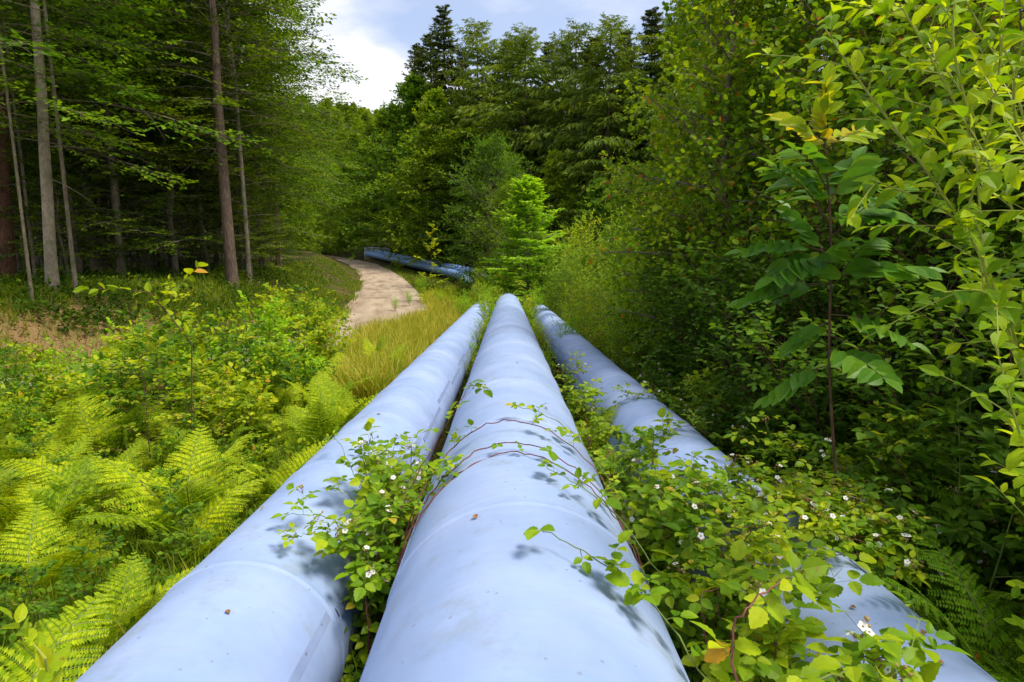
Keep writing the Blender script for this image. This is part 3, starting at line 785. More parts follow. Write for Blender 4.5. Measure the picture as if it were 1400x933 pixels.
def frond_mesh(seed, mat, npair=19, stipe=.24, arch=1.5, w=.34, npin=18, el0=1.25):
    """one bipinnate frond, length 1, rising from the origin and arching over towards +X"""
    rg = np.random.default_rng(seed)
    g = Geo()
    n = 30; s = np.linspace(0, 1, n)
    el = el0 - arch * s ** 1.3
    dx = np.cos(el) / (n - 1); dz = np.sin(el) / (n - 1)
    X = np.concatenate([[0], np.cumsum(dx[:-1])]); Zc = np.concatenate([[0], np.cumsum(dz[:-1])])
    Yc = .03 * np.sin(s * 3 + rg.uniform(0, 6))
    C = np.stack([X, Yc, Zc], 1)
    tube(g, C[::3], np.linspace(.0075, .0015, len(C[::3])), 5, 1)
    tp = stipe + (1 - stipe) * ((np.arange(npair) + .3) / npair)
    u = (tp - stipe) / (1 - stipe)
    Lp = w * np.clip((.72 + 1.2 * u) * (u < .22) + (u >= .22) * (1 - (u - .22) / .78) ** .85 * .985, .03, 1)
    Pp = np.stack([np.interp(tp, s, C[:, c]) for c in range(3)], 1)
    Tg = nrm(np.gradient(C, axis=0)); Tp = nrm(np.stack([np.interp(tp, s, Tg[:, c]) for c in range(3)], 1))
    S = np.tile(np.array([0, 1.0, 0]), (npair, 1)); Nn = nrm(np.cross(Tp, S))
    Nn *= np.sign(Nn[:, 2:3] + 1e-6)
    for sd in (1, -1):
        a = 1.15 - .25 * u + rg.normal(0, .05, npair)
        D = nrm(np.cos(a)[:, None] * Tp + np.sin(a)[:, None] * sd * S + Nn * rg.normal(.08, .08, npair)[:, None])
        D[:, 2] -= .12; D = nrm(D)
        L = Lp * rg.uniform(.88, 1.1, npair)
        tubes(g, Pp, Pp + D * L[:, None], .0022, .0008, .18, 3, 1)
        # pinnules on both sides
        k = npin
        t = (np.arange(k) + .4) / k
        for s2 in (1, -1):
            perp = nrm(np.cross(Nn, D)) * s2
            pp = Pp[:, None] + D[:, None] * (L[:, None] * t)[..., None]
            pp[..., 2] -= .18 * L[:, None] * t ** 2
            dd = nrm(perp[:, None] * .95 + D[:, None] * .42 + rg.normal(0, .07, (npair, k, 3)))
            ll = L[:, None] * .165 * (1 - .78 * t ** 1.3)[None] * rg.uniform(.85, 1.15, (npair, k)) + .006
            nn = nrm(np.broadcast_to(Nn[:, None], dd.shape) + rg.normal(0, .15, dd.shape))
            leaves(g, pp.reshape(-1, 3), dd.reshape(-1, 3), nn.reshape(-1, 3), ll.ravel(), T_simple(.24, .03, -.12))
    return g.mesh('frond', [mat, M['gstem']])


FR = [frond_mesh(10 + i, M['fern'], arch=[.7, 1.0, 1.4, .9][i], w=[.34, .38, .32, .36][i]) for i in range(4)]
DEADF = frond_mesh(19, M['litter'], arch=2.1, w=.26)
FL_ = [frond_mesh(26 + i, M['fernd'], npair=17, arch=1.05, w=[.3, .34][i], stipe=.22, npin=14, el0=[.95, .8][i]) for i in range(2)]
FD = [frond_mesh(20 + i, M['fernd'], npair=21, arch=[1.3, 1.6, 1.5][i], w=[.24, .22, .26][i], stipe=.12, npin=14) for i in range(3)]


def fern(loc, s, seed, meshes=FR, nf=None, look='', az0=None, spread=6.28, cat='fern', name='bracken_fern', group='bracken ferns growing beside the pipes'):
    rg = np.random.default_rng(seed)
    e = link(name, None); e.location = tuple(float(q) for q in loc); e.empty_display_size = .2
    nf = nf or int(rg.integers(4, 7)); a0 = rg.uniform(0, 6.28) if az0 is None else az0
    for i in range(nf):
        f = link('frond', DEADF if (meshes is FR and rg.random() < .07) else meshes[int(rg.integers(len(meshes)))], e)
        ss = s * rg.uniform(.7, 1.15)
        f.scale = (ss, ss * rg.uniform(.85, 1.1), ss)
        f.rotation_euler = (rg.normal(0, .2), rg.normal(0, .15), a0 + (i + .5) / nf * spread - (spread / 2 if az0 is not None else 0) + rg.normal(0, .3))
        f.location = (rg.normal(0, .04) * s, rg.normal(0, .04) * s, -.02)
    tag(e, cat=cat, group=group); e['_look'] = look
    return e


# bramble -------------------------------------------------------------------
T_BR = T_leaf(.36, 10, .1, -.22, serr=.1, wid=.42)


def bramble(name, canes, seed, ls=.07, flowers=.5, dens=1.0, leafm=None, canem=None, rad=.004, inner=True, side=.22, cluster=True, nsd=None):
    """canes: list of world polylines; leaves of three leaflets, side shoots with flower heads. Base = first point of the first cane"""
    rg = np.random.default_rng(seed)
    base = np.array(canes[0][0], float)
    root = link(name, None); root.location = tuple(base); root.empty_display_size = .1
    gl = Geo(); gfl = Geo(); gb = Geo(); ptip = []
    leafm = leafm or M['bram']; canem = canem or M['cane']
    SPp, SPd, SPl = [], [], []
    for c in canes:
        c = np.array(c, float) - base
        # resample smoothly
        m = len(c); tt = np.linspace(0, m - 1, m * 5)
        cs = np.stack([np.interp(tt, np.arange(m), c[:, k]) for k in range(3)], 1)
        for _ in range(3):
            cs[1:-1] = (cs[:-2] + 2 * cs[1:-1] + cs[2:]) / 4
        cs[1:-1] += rg.normal(0, .004, cs[1:-1].shape)
        g = Geo(); tube(g, cs, np.linspace(rad, rad * .45, len(cs)), 6, 0)
        # prickles
        link('cane', g.mesh('cane', canem, True), root)
        ln = np.concatenate([[0], np.cumsum(np.linalg.norm(np.diff(cs, axis=0), axis=1))])
        n = max(2, int(ln[-1] * 9 * dens)) if nsd is None else nsd
        st = rg.uniform(.12, 1, n) * ln[-1]
        P = np.stack([np.interp(st, ln, cs[:, k]) for k in range(3)], 1)
        Tn = nrm(np.gradient(cs, axis=0)); Tq = nrm(np.stack([np.interp(st, ln, Tn[:, k]) for k in range(3)], 1))
        D = nrm(Tq * .35 + rg.normal(0, .6, (n, 3)) + Z3 * .75)
        L = rg.uniform(.4, 1.3, n) * side
        SPp.append(P); SPd.append(D); SPl.append(L)
        # leaves straight on the cane, tip included
        k = max(2, int(ln[-1] * 7 * dens))
        st = np.append(rg.uniform(.1, 1, k) * ln[-1], ln[-1])
        P = np.stack([np.interp(st, ln, cs[:, q]) for q in range(3)], 1)
        D2 = nrm(rg.normal(0, .7, (len(st), 3)) + Z3 * .35)
        SPp.append(P); SPd.append(D2); SPl.append(np.full(len(st), .03))
    P = np.concatenate(SPp); D = np.concatenate(SPd); L = np.concatenate(SPl)
    gs = gl; tubes(gs, P, P + D * L[:, None], .0018, .0011, .1, 3, 1)
    # compound leaves
    big = L > .05
    lp, ld, ll = ramify(P[big], D[big], L[big], 4, .9, .35, rg, t0=.15, flat=1.0, droop=0, taper=0, spiral=True)
    lp = np.concatenate([lp, P]); ld = np.concatenate([ld, D]); ll = np.concatenate([np.maximum(ll, .03), np.full(len(P), .03)])
    tubes(gs, lp, lp + ld * ll[:, None], .001, .0008, 0, 1, 1)
    e = lp + ld * ll[:, None]
    N = nrm(Z3 * 1.1 + ld * .25 + rg.normal(0, .35, ld.shape))
    fwd = ld.copy(); fwd[:, 2] *= .35; fwd = nrm(fwd + rg.normal(0, .1, fwd.shape))
    sz = ls * rg.uniform(.6, 1.25, len(e))
    X = nrm(np.cross(fwd, N))
    for a, f in ((0, 1.0), (1.25, .78), (-1.25, .78)):
        dd = math.cos(a) * fwd + math.sin(a) * X
        leaves(gl, e + dd * (.32 if a == 0 else .06) * sz[:, None], dd, N + rg.normal(0, .12, N.shape), sz * f, T_BR)
    link('foliage', gl.mesh('foliage', [leafm, M['gstem']]), root)
    # flower heads at tips of the longer shoots
    cand = np.nonzero(L > side * .75)[0]
    nfl = int(len(cand) * flowers)
    for ci in cand[:nfl]:
        tip = P[ci] + D[ci] * L[ci] + np.array([0, 0, -.1 * L[ci]])
        g = Geo(); q = 5
        dirs = nrm(rg.normal(0, .7, (q, 3)) + Z3 * .8 + D[ci] * .5)
        e2 = tip + dirs * rg.uniform(.02, .05, (q, 1))
        tubes(g, np.repeat(tip[None], q, 0), e2, .0009, .0007, 0, 1, 2)
        for j in range(q):
            if j < int(rg.integers(0, 3)):
                a = np.arange(5) / 5 * 6.283 + rg.uniform(0, 1)
                nn = nrm(dirs[j] + rg.normal(0, .3, 3) + np.array([0, -.4, .4])); ux = nrm(np.cross(nn, [.3, 1, .1])); uy = np.cross(nn, ux)
                pd = np.cos(a)[:, None] * ux + np.sin(a)[:, None] * uy + nn * .2
                leaves(g, np.repeat(e2[j:j + 1], 5, 0), pd, np.repeat(nn[None], 5, 0), .0165, T_leaf(.42, 3, .05, -.05, wid=.62), 0)
                tube(g, [e2[j], e2[j] + nn * .004], [.004, .002], 6, 1, True)
            else:
                tube(g, [e2[j] - dirs[j] * .004, e2[j], e2[j] + dirs[j] * .005, e2[j] + dirs[j] * .009], [.002, .0055, .005, .001], 6, 1, True)
        link('flower_head', g.mesh('flower_head', [M['petal'], M['bud'], M['cane']]), root)
    return root


def pipe_pt(which, theta, Y, lift=.012):
    """point on a pipe's skin: theta degrees from its top (positive towards the hedge)"""
    off, dz, R = {'mid': (0, .77, .6), 'left': (-1.325, .53, .47), 'right': (1.55, .42, .47)}[which]
    x = .06 - .009 * Y + off; z = -2.36 - .0357 * Y + dz
    t = R_(theta)
    return np.array([x + (R + lift) * math.sin(t), Y, z + (R + lift) * math.cos(t)])


exec_sections = True
#SECTIONS#
# ------------------------------------------------------------------ far hillside wood
hp = [broadleaf(300 + i, 17, 6.5, .12, [M['beechl'], M['beech'], M['beechl']][i], M['bark'], nb=46, k1=7, k2=4, k3=3, ls=.55, shape='dome', layered=False, bare=False) for i in range(3)]
hc = conifer(310, 22, 3.6, 'spruce', .08)
rg = np.random.default_rng(5); cnt = 0
for Y in np.arange(168, 470, 12.5):
    for x in np.arange(345, 640, 12.0 * 800 / Y):
        xx = x + rg.uniform(-8, 8); yy = Y + rg.uniform(-4, 4)
        g = gpt(xx, yy)
        con = rg.random() < (.25 if Y > 400 else .06)
        q = place('hillside_spruce' if con else 'hillside_tree', hc if con else hp[int(rg.integers(3))], g, rg.uniform(0, 6.28), rg.uniform(.75, 1.12) * (.75 if con else 1),
                  'dark spruce in the distant wood on the hillside' if con else 'green broadleaf tree in the distant wood on the hillside', 'tree',
                  'spruces on the distant hillside' if con else 'broadleaf trees on the distant hillside')
        cnt += 1
print('hill trees', cnt)

# ------------------------------------------------------------------ conifers behind the bend
SPR = [conifer(100, 27, 4.6, 'spruce', .1, 1), conifer(101, 25, 3.8, 'spruce', .16, 1)]
LAR = [conifer(110 + i, 25, [6.0, 6.8, 5.2][i], 'larch', .08, 1) for i in range(3)]
con = [(612, 10, 100, 's', 'tall dark spruce standing clear at the head of the conifer row above the bend'), (577, 62, 116, 's', 'slim dark spruce half hidden behind the tallest spruce'),
       (655, 32, 88, 'l', 'feathery larch right beside the tallest spruce'), (690, 62, 92, 'l', 'low larch filling the gap in the conifer row'),
       (717, 44, 78, 'l', 'narrow larch with a fine single tip in the conifer row'), (748, 60, 84, 's', 'spruce lower than its neighbours in the middle of the conifer row'),
       (783, 36, 72, 'l', 'broad flat-topped larch in the middle of the conifer row'), (827, 26, 60, 'l', 'tall larch with long level boughs and a bare lower stem'),
       (855, 66, 72, 'l', 'larch set back between the tall larch and the dark spruce'), (881, 14, 62, 's', 'narrow dark spruce with a pointed club-like tip'),
       (926, 4, 58, 'l', 'grey green larch rising behind the aspen hedge'), (962, -20, 62, 's', 'dark spruce behind the aspen hedge, cut by the top edge'),
       (905, 60, 78, 's', 'spruce far back between the pointed spruce and the grey green larch'), (808, 52, 68, 's', 'dull green spruce squeezed between the flat-topped larch and the tall larch'), (766, 55, 78, 'l', 'larch half hidden by the broad flat-topped one'), (700, 52, 88, 'l', 'larch just left of the one with a fine single tip'), (594, 48, 110, 's', 'spruce pressed against the left side of the tallest one'), (846, 44, 66, 's', 'bushy spruce right of the tall larch with level boughs'), (904, 34, 66, 'l', 'larch between the pointed spruce and the hedge'), (1010, -25, 66, 'l', 'larch almost hidden behind the aspen hedge'),
       (1075, -30, 60, 's', 'spruce hidden behind the hedge where sky shows through the leaves'), (636, 70, 104, 's', 'spruce in the second row behind the feathery larch'), (800, 70, 84, 's', 'spruce in the second row behind the flat-topped larch')]
rg = np.random.default_rng(12)
for i, (x, y, Y, k, lab) in enumerate(con):
    g = gpt(x, Y)
    top = wp(x, y, Y)[2]
    h = (top - g[2]) * 1.0
    pr = SPR[i % 2] if k == 's' else LAR[i % 3]
    ph = (27, 25)[i % 2] if k == 's' else 25
    s = h / ph
    w = s * rg.uniform(1.05, 1.38)
    place('spruce_tree' if k == 's' else 'larch_tree', pr, g, rg.uniform(0, 6.28), (w, w, s), lab, 'tree', 'conifers behind the bend of the pipes')

# ------------------------------------------------------------------ broadleaf trees round the bend
BB = [broadleaf(200 + i, 18, 6.2, .06, M[['beechl', 'oak', 'beech'][i]], M['barkd'], nb=80, k1=10, k2=5, k3=4, ls=.3, shape=['dome', 'dome', 'round'][i], layered=(i == 2), droop=.12, bare=False) for i in range(3)]
BL = [broadleaf(210 + i, 12, 5.0, .04, M[['oak', 'beechl'][i]], M['bark'], nb=70, k1=10, k2=5, k3=4, ls=.17, shape='round', layered=False, droop=.1, bare=False) for i in range(2)]
bl = [(604, 135, 90, 0, 'dark layered beech below the tallest spruce'), (572, 118, 104, 1, 'tall layered beech at the foot of the slim spruce'), (541, 165, 121, 2, 'beech behind the far pipes, third back from the bend'),
      (515, 195, 136, 0, 'beech over the metal guard frame'), (490, 215, 150, 1, 'beech standing where the track disappears'), (640, 190, 79, 2, 'dark beech behind the light green birch'),
      (470, 240, 150, 0, 'low dark tree at the far end of the track'), (446, 225, 150, 1, 'tree on the outside of the far track bend'), (424, 225, 132, 0, 'dark tree left of the far track bend, beside the forest edge'),
      (402, 205, 118, 0, 'green tree at the forest edge above the grassy verge'), (382, 165, 96, 0, 'tree closing the forest edge behind the thin red pine'), (556, 250, 112, 0, 'low spreading beech right behind the far pipes'),
      (588, 225, 99, 1, 'low beech with drooping boughs above the far pipes'), (625, 260, 86, 2, 'low dark beech behind the thin sapling'), (760, 215, 60, 0, 'dark tree in front of the larches, behind the willow thicket'),
      (820, 250, 52, 1, 'shadowy low tree under the tall larch'), (880, 235, 48, 2, 'shadowy tree under the pointed spruce'), (700, 230, 62, 1, 'dark tree right behind the light green birch')]
for i, (x, y, Y, k, lab) in enumerate(bl):
    g = gpt(x, Y); h = wp(x, y, Y)[2] - g[2]; s = h / 18; w = min(s, 1.7) * rg.uniform(.95, 1.2)
    place('beech_tree', BB[k], g, rg.uniform(0, 6.28), (w, w, s), lab, 'tree', 'broadleaf trees round the bend')
for i, (x, y, Y, lab) in enumerate([(668, 212, 50, 'light green birch standing alone in front of the dark conifers'), (700, 262, 47, 'smaller light green birch leaning out beside the taller one'),
                                    (430, 215, 140, 'pale green tree lit by the sun near the hillside'), (452, 238, 146, 'small pale birch before the hillside wood'), (414, 185, 120, 'pale green tree between forest edge and hillside')]):
    g = gpt(x, Y); h = wp(x, y, Y)[2] - g[2]; s = h / 12
    place('birch_tree', BL[i % 2], g, rg.uniform(0, 6.28), (s * .95, s * .95, s), lab, 'tree', 'light green trees round the bend')

# ------------------------------------------------------------------ left forest
TR = {}
for nm, bm in (('barkl', M['barkl']), ('bark', M['bark']), ('barkr', M['barkr']), ('barkp', M['barkp']), ('barkd', M['barkd'])):
    TR[nm] = bm


def forest_tree(x, Y, diam, bark, proto, lab, xt=None, h=21.0, name='forest_tree', rz=None, rgx=np.random.default_rng(77), crown=True, g=None):
    """trunk of its own girth and lean; crown shared"""
    g = gpt(x, Y) if g is None else g
    lean = 0 if xt is None else (colx(xt, Y, 6) - g[0]) / (6.5 - g[2])
    e = link(name, None); e.location = tuple(g)
    gt = Geo(); tz = np.linspace(0, 1, 15)
    w = np.cumsum(rgx.normal(0, .05, 15)) * tz; w2 = np.cumsum(rgx.normal(0, .05, 15)) * tz
    sp = np.stack([lean * tz * h * .75 + w, w2, tz * h], 1); sp[0, 2] = -.4
    flare = np.array([1.35, 1.03] + list(np.linspace(.97, .2, 13)))
    tube(gt, sp, diam * .86 / 2 * flare, 14)
    n2 = 9; t2 = rgx.uniform(.14, .5, n2); a2 = rgx.uniform(0, 6.28, n2); P2 = np.stack([np.interp(t2, tz, sp[:, c]) for c in range(3)], 1)
    D2 = np.stack([np.cos(a2), np.sin(a2), rgx.uniform(-.35, .35, n2)], 1)
    tubes(gt, P2, P2 + D2 * rgx.uniform(.3, 1.8, n2)[:, None], .018, .004, .2, 4)
    link('trunk', gt.mesh('trunk', bark, True), e)
    if crown:
        s = h / 21.0
        c = link('crown', proto[1][1], e); c.scale = (s * rgx.uniform(.85, 1.1), s * rgx.uniform(.85, 1.1), s)
        c.rotation_euler = (0, 0, rgx.uniform(0, 6.28) if rz is None else rz)
        c.location = (lean * h * .45, 0, 0)
        lm = link('limbs', proto[0][1], e); lm.scale = (c.scale[0], c.scale[1], s); lm.rotation_euler = c.rotation_euler; lm.location = c.location
        lm.scale = (c.scale[0] , c.scale[1], s)
    tag(e, lab, 'tree', 'tall trees of the forest by the track')
    return e


def limb_only(proto):
    return proto


# limbs share the prototype's wood; its own trunk is slim so that each tree's modelled trunk encloses it
FB = [broadleaf(400 + i, 21, [5.4, 4.8, 5.6, 5.0][i], [.20, .28, .18, .34][i], M[['beech', 'oak', 'beech', 'beech'][i]], M['bark'], nb=66, k1=10, k2=5, k3=4, ls=.18, r0=.05, shape='dome', droop=.22, wob=.02, bare=False) for i in range(4)]
ft = [(72, 18.5, .36, 'barkl', 1, 61, 'smooth pale trunk standing alone at the edge of the sandy bank'),
      (11, 22, .52, 'barkp', 3, 8, 'thick reddish pine trunk at the very edge of the forest'),
      (42, 27, .38, 'barkd', 0, 30, 'dark trunk between the thick pine and the pale trunk'),
      (86, 30, .2, 'bark', 2, 88, 'thin mossy trunk right behind the pale one'),
      (134, 27, .46, 'bark', 1, 108, 'curved grey trunk leaning beside a red one'),
      (143, 30, .32, 'barkr', 3, 136, 'red brown trunk close behind the curved grey one'),
      (318, 25, .52, 'barkr', 3, 297, 'tall straight grey brown trunk before the grassy verge, the most prominent one'),
      (342, 31, .32, 'bark', 2, 320, 'slender pale trunk just behind the prominent straight one'),
      (358, 36, .3, 'bark', 0, 348, 'slim trunk with a forked bare branch beside the slender pale one'),
      (380, 43, .24, 'barkp', 1, 375, 'thin orange red pine trunk nearest to the verge'),
      (187, 36, .28, 'bark', 0, 186, 'thin trunk in the forest shade behind the curved one'),
      (216, 38, .24, 'barkd', 1, 214, 'thin dark trunk right of the shaded one'),
      (236, 33, .36, 'barkd', 2, 224, 'trunk in the shade with a slight bend'),
      (262, 34, .34, 'bark', 0, 258, 'pale shaded trunk, first of a close pair'),
      (272, 36, .26, 'bark', 3, 262, 'pale shaded trunk, second of a close pair'),
      (56, 36, .35, 'barkd', 2, 50, 'shadowed trunk deep in the forest left of the thin mossy one'),
      (112, 40, .3, 'barkd', 0, 110, 'dim trunk deep in the forest left of the curved one'),
      (160, 44, .3, 'barkd', 1, 158, 'dim slim trunk deep in the forest right of the red one'),
      (296, 42, .28, 'barkd', 2, 292, 'dim trunk just left of the prominent straight one'),
      (330, 46, .28, 'barkd', 1, 326, 'dim trunk between the prominent and the slender pale one'),
      (372, 62, .3, 'bark', 1, 368, 'thin trunk where the forest meets the grassy verge'),
      (-40, 20, .5, 'barkd', 0, -50, 'trunk just beyond the forest edge, crown reaching over the ferns')]
for x, Y, dm, bk, pr, xt, lab in ft:
    forest_tree(x, Y, dm, M[bk], FB[pr], lab, xt, h=21 if Y < 33 else 23)
rgf = np.random.default_rng(55); deep = []
for i in range(52):
    Y = rgf.uniform(38, 95); x = rgf.uniform(-60, 330 if Y < 60 else 362)
    o = forest_tree(x, Y, rgf.uniform(.22, .42), M[['barkd', 'bark', 'barkr'][i % 3]], FB[int(rgf.integers(4))], None, x, h=rgf.uniform(20, 27))
    deep.append(o)
for o in deep:
    o['label'] = 'tree trunk dim in the shade deep in the forest, behind the front trunks'; o['group'] = 'trees deep in the forest'

# low branches and young beeches under the forest
UB = [broadleaf(430 + i, 6.5, 3.0, .1, M['beech'] if i else M['beechl'], M['bark'], nb=34, k1=9, k2=5, k3=5, ls=.10, shape='dome', droop=.18, bare=False) for i in range(3)]
ub = []
for (x, Y, s, k) in [(95, 23, .75, 0), (150, 32, 1.0, 1), (210, 34, .9, 2), (250, 40, 1.2, 1), (300, 33, .85, 2), (345, 29, .8, 0), (362, 36, .8, 0), (385, 46, .7, 2), (20, 31, 1, 1), (180, 27, .5, 0), (60, 42, 1.3, 2), (120, 46, 1.3, 1), (225, 50, 1.4, 2), (285, 50, 1.4, 1), (330, 55, 1.5, 2), (-20, 26, 1.1, 2), (362, 62, 1.3, 0), (385, 80, .9, 1), (70, 58, 1.7, 1), (170, 60, 1.7, 2), (260, 62, 1.7, 1), (10, 55, 1.7, 0), (350, 70, 1.6, 1), (165, 26, 1.5, 1), (240, 28, 1.7, 2), (110, 24, 1.3, 2), (30, 24, 1.4, 1), (285, 31, 1.5, 1), (200, 31, 1.9, 1), (330, 36, 1.5, 2), (270, 37, 2.0, 2)]:
    o = place('young_beech', UB[k], gpt(x, Y), rgf.uniform(0, 6.28), s, None, 'tree', 'young beeches under the forest trees'); ub.append(o)
rank_labels(ub, 'young beech with layered green boughs under the forest trees, {n} from the camera')

# the birch-like boughs hanging over the sky gap
HB = broadleaf(450, 19, 4.6, .34, M['beech'], M['barkl'], nb=60, k1=10, k2=6, k3=5, ls=.135, r0=.1, shape='dome', droop=.42, wob=.1, bare=True, T=T_simple(.3))
HB2 = broadleaf(451, 17, 3.6, .3, M['beechl'], M['bark'], nb=56, k1=10, k2=6, k3=5, ls=.13, r0=.11, shape='dome', droop=.35, wob=.1)
place('birch_tree', HB, gpt(341, 28), 2.6, .95, 'birch with boughs hanging into the gap of sky', 'tree', 'tall trees of the forest by the track')
place('birch_tree', HB2, gpt(342, 33), 1.0, .92, 'birch behind the hanging one at the edge of the sky gap', 'tree', 'tall trees of the forest by the track')
place('beech_tree', HB2, gpt(168, 25), .4, (1.2, 1.2, 1.0), 'beech with bright yellow green sprays reaching out below the forest roof', 'tree', 'tall trees of the forest by the track')
place('oak_tree', FB[1], gpt(45, 17), .4, (.8, .8, .8), 'tree with leafy clumps round the pale trunk', 'tree', 'tall trees of the forest by the track')

# ------------------------------------------------------------------ hedge on the other side
T_RND = T_leaf(.46, 4, .08, -.15, wid=.45)
AS = [shrub(500 + i, 5.6, 1.6, 9, M['hedge'], M['bstem'], k1=15, k2=5, ls=.078, T=T_RND, flat=1) for i in range(2)]
AT = [broadleaf(505 + i, 8.2, 1.9, .12, M['hedge'], M['bark'], nb=58, k1=8, k2=4, k3=4, ls=.085, shape='dome', layered=False, droop=.05, bare=False, wob=.08, T=T_RND) for i in range(2)]
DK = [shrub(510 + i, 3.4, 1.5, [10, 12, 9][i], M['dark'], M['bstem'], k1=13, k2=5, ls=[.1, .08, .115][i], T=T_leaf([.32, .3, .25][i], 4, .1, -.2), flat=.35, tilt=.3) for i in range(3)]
YW = [shrub(520 + i, 3.0, [1.0, .8, 1.1][i], [9, 7, 12][i], M[['yleaf', 'horn', 'beechl'][i]], M['gstem'], k1=12, k2=3, ls=.095, T=T_leaf(.24, 3), flat=1) for i in range(3)]
rgh = np.random.default_rng(91)
asp = []
for (X, Y, s) in [(3.9, 13.0, 1.05), (4.7, 11.0, 1.1), (4.1, 9.2, 1.0), (5.2, 8.4, 1.15), (4.5, 7.0, 1.05), (5.8, 6.6, 1.2), (5.0, 5.2, 1.1), (6.6, 9.8, 1.3), (7.0, 7.0, 1.3), (5.2, 14.5, 1.25), (6.4, 4.6, 1.2), (4.3, 16.5, 1.05), (7.6, 12, 1.4), (5.6, 3.6, 1.0)]:
    z = float(terrain(X, Y)); o = place('aspen_shrub', AS[int(rgh.integers(2))], (X, Y, z), rgh.uniform(0, 6.28), s, None, 'shrub', 'round leaved aspens forming the hedge'); asp.append(o)
for (X, Y, s) in [(3.75, 10.6, 1.0), (4.3, 12.6, 1.12), (4.2, 8.9, .9), (5.3, 10.6, 1.1), (5.0, 15.0, 1.3), (5.5, 8.4, .98), (6.4, 12.5, 1.3), (4.7, 7.3, .8), (7.2, 9.5, 1.2)]:
    o = place('aspen_tree', AT[int(rgh.integers(2))], (X, Y, float(terrain(X, Y))), rgh.uniform(0, 6.28), s, None, 'tree', 'slender aspen trees standing in the hedge'); o['_t'] = 1; asp.append(o)
at_ = [o for o in asp if '_t' in o]; asp = [o for o in asp if '_t' not in o]
for o in at_: del o['_t']
rank_labels(at_, 'slender aspen tree rising above the hedge, {n} from the camera')
rank_labels(asp, 'tall round-leaved aspen shrub in the hedge beyond the pipes, {n} from the camera')
dk = []
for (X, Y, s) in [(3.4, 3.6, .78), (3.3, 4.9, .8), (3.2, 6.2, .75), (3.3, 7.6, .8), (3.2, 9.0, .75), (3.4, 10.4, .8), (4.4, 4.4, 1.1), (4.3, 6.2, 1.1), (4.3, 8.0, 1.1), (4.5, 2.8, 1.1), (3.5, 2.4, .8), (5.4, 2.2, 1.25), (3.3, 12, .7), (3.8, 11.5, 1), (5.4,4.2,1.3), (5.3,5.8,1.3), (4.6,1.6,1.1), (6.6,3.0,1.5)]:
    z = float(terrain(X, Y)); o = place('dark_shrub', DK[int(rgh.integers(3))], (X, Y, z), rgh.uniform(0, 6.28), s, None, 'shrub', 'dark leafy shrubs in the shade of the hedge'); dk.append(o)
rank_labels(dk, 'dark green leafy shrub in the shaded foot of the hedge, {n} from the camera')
yw = []
for (x, Y, s) in [(770, 24, 1.1), (800, 21, 1.0), (835, 19, 1.05), (760, 30, 1.3), (800, 28, 1.35), (850, 25, 1.4), (870, 17, 1.05), (790, 17, .65), (825, 15, .6), (850, 13, .6), (890, 21, 1.35), (840, 34, 1.7), (780, 38, 1.7), (745, 36, 1.2), (900, 28, 1.7), (775, 14.5, .45), (870,12,.7)]:
    g = gpt(x, Y); o = place('willow_shrub', YW[int(rgh.integers(3))], g, rgh.uniform(0, 6.28), (s * .95, s * .95, s * rgh.uniform(.75, 1.25)), None, 'shrub', 'yellow green shrubs behind the end of the pipes'); yw.append(o)
rank_labels(yw, 'sunlit yellow green shrub in the thicket past the hedge-side pipe, {n} from the camera')

# bright young hornbeam at the crest, thin sapling by the far pipes
HBM = broadleaf(600, 5.2, 2.0, .05, M['horn'], M['bark'], nb=85, k1=9, k2=4, k3=5, ls=.12, shape='cone', droop=.05, bare=False, wob=.03, T=T_leaf(.3, 3))
place('young_hornbeam', HBM, gpt(722, 30.8), .5, 1.3, 'bright green young tree of conical shape at the end of the widest pipe', 'tree')
g0 = gpt(675, 31)
SH2 = shrub(601, 3.0, 1.5, 10, M['yleaf'], M['gstem'], k1=12, k2=4, ls=.08, T=T_RND, flat=1)
place('elder_shrub', SH2, g0, 0, 1.0, 'light green shrub with pale flowers beside the conical young tree', 'shrub')
TS = sapling(602, 4.2, 12, M['yleaf'], M['bstem'], ls=.15, spread=.28, up=.7, nl=8)
place('thin_sapling', TS, gpt(590, 36), 0, 1.15, 'thin open sapling with yellow leaves before the far pipes', 'tree')

# ------------------------------------------------------------------ shrubs and weeds between track and pipes, verges
sw = []
for (x, Y, s) in [(640, 33, .5), (615, 36, .5), (660, 29, .42), (600, 31, .35), (575, 40, .5), (650, 42, .6), (630, 48, .6), (560, 33, .3), (670, 38, .5), (690, 42, .6), (540, 30, .25), (625, 27, .3), (655, 24, .28), (648, 54, .75), (664, 50, .8), (635, 58, .6), (655, 60, .8), (680, 48, .85)]:
    o = place('verge_shrub', YW[int(rgh.integers(2))], gpt(x, Y), rgh.uniform(0, 6.28), s, None, 'shrub', 'low shrubs between the track and the pipes'); sw.append(o)
rank_labels(sw, 'low yellow green shrub between the track and the pipes, {n} from the camera')

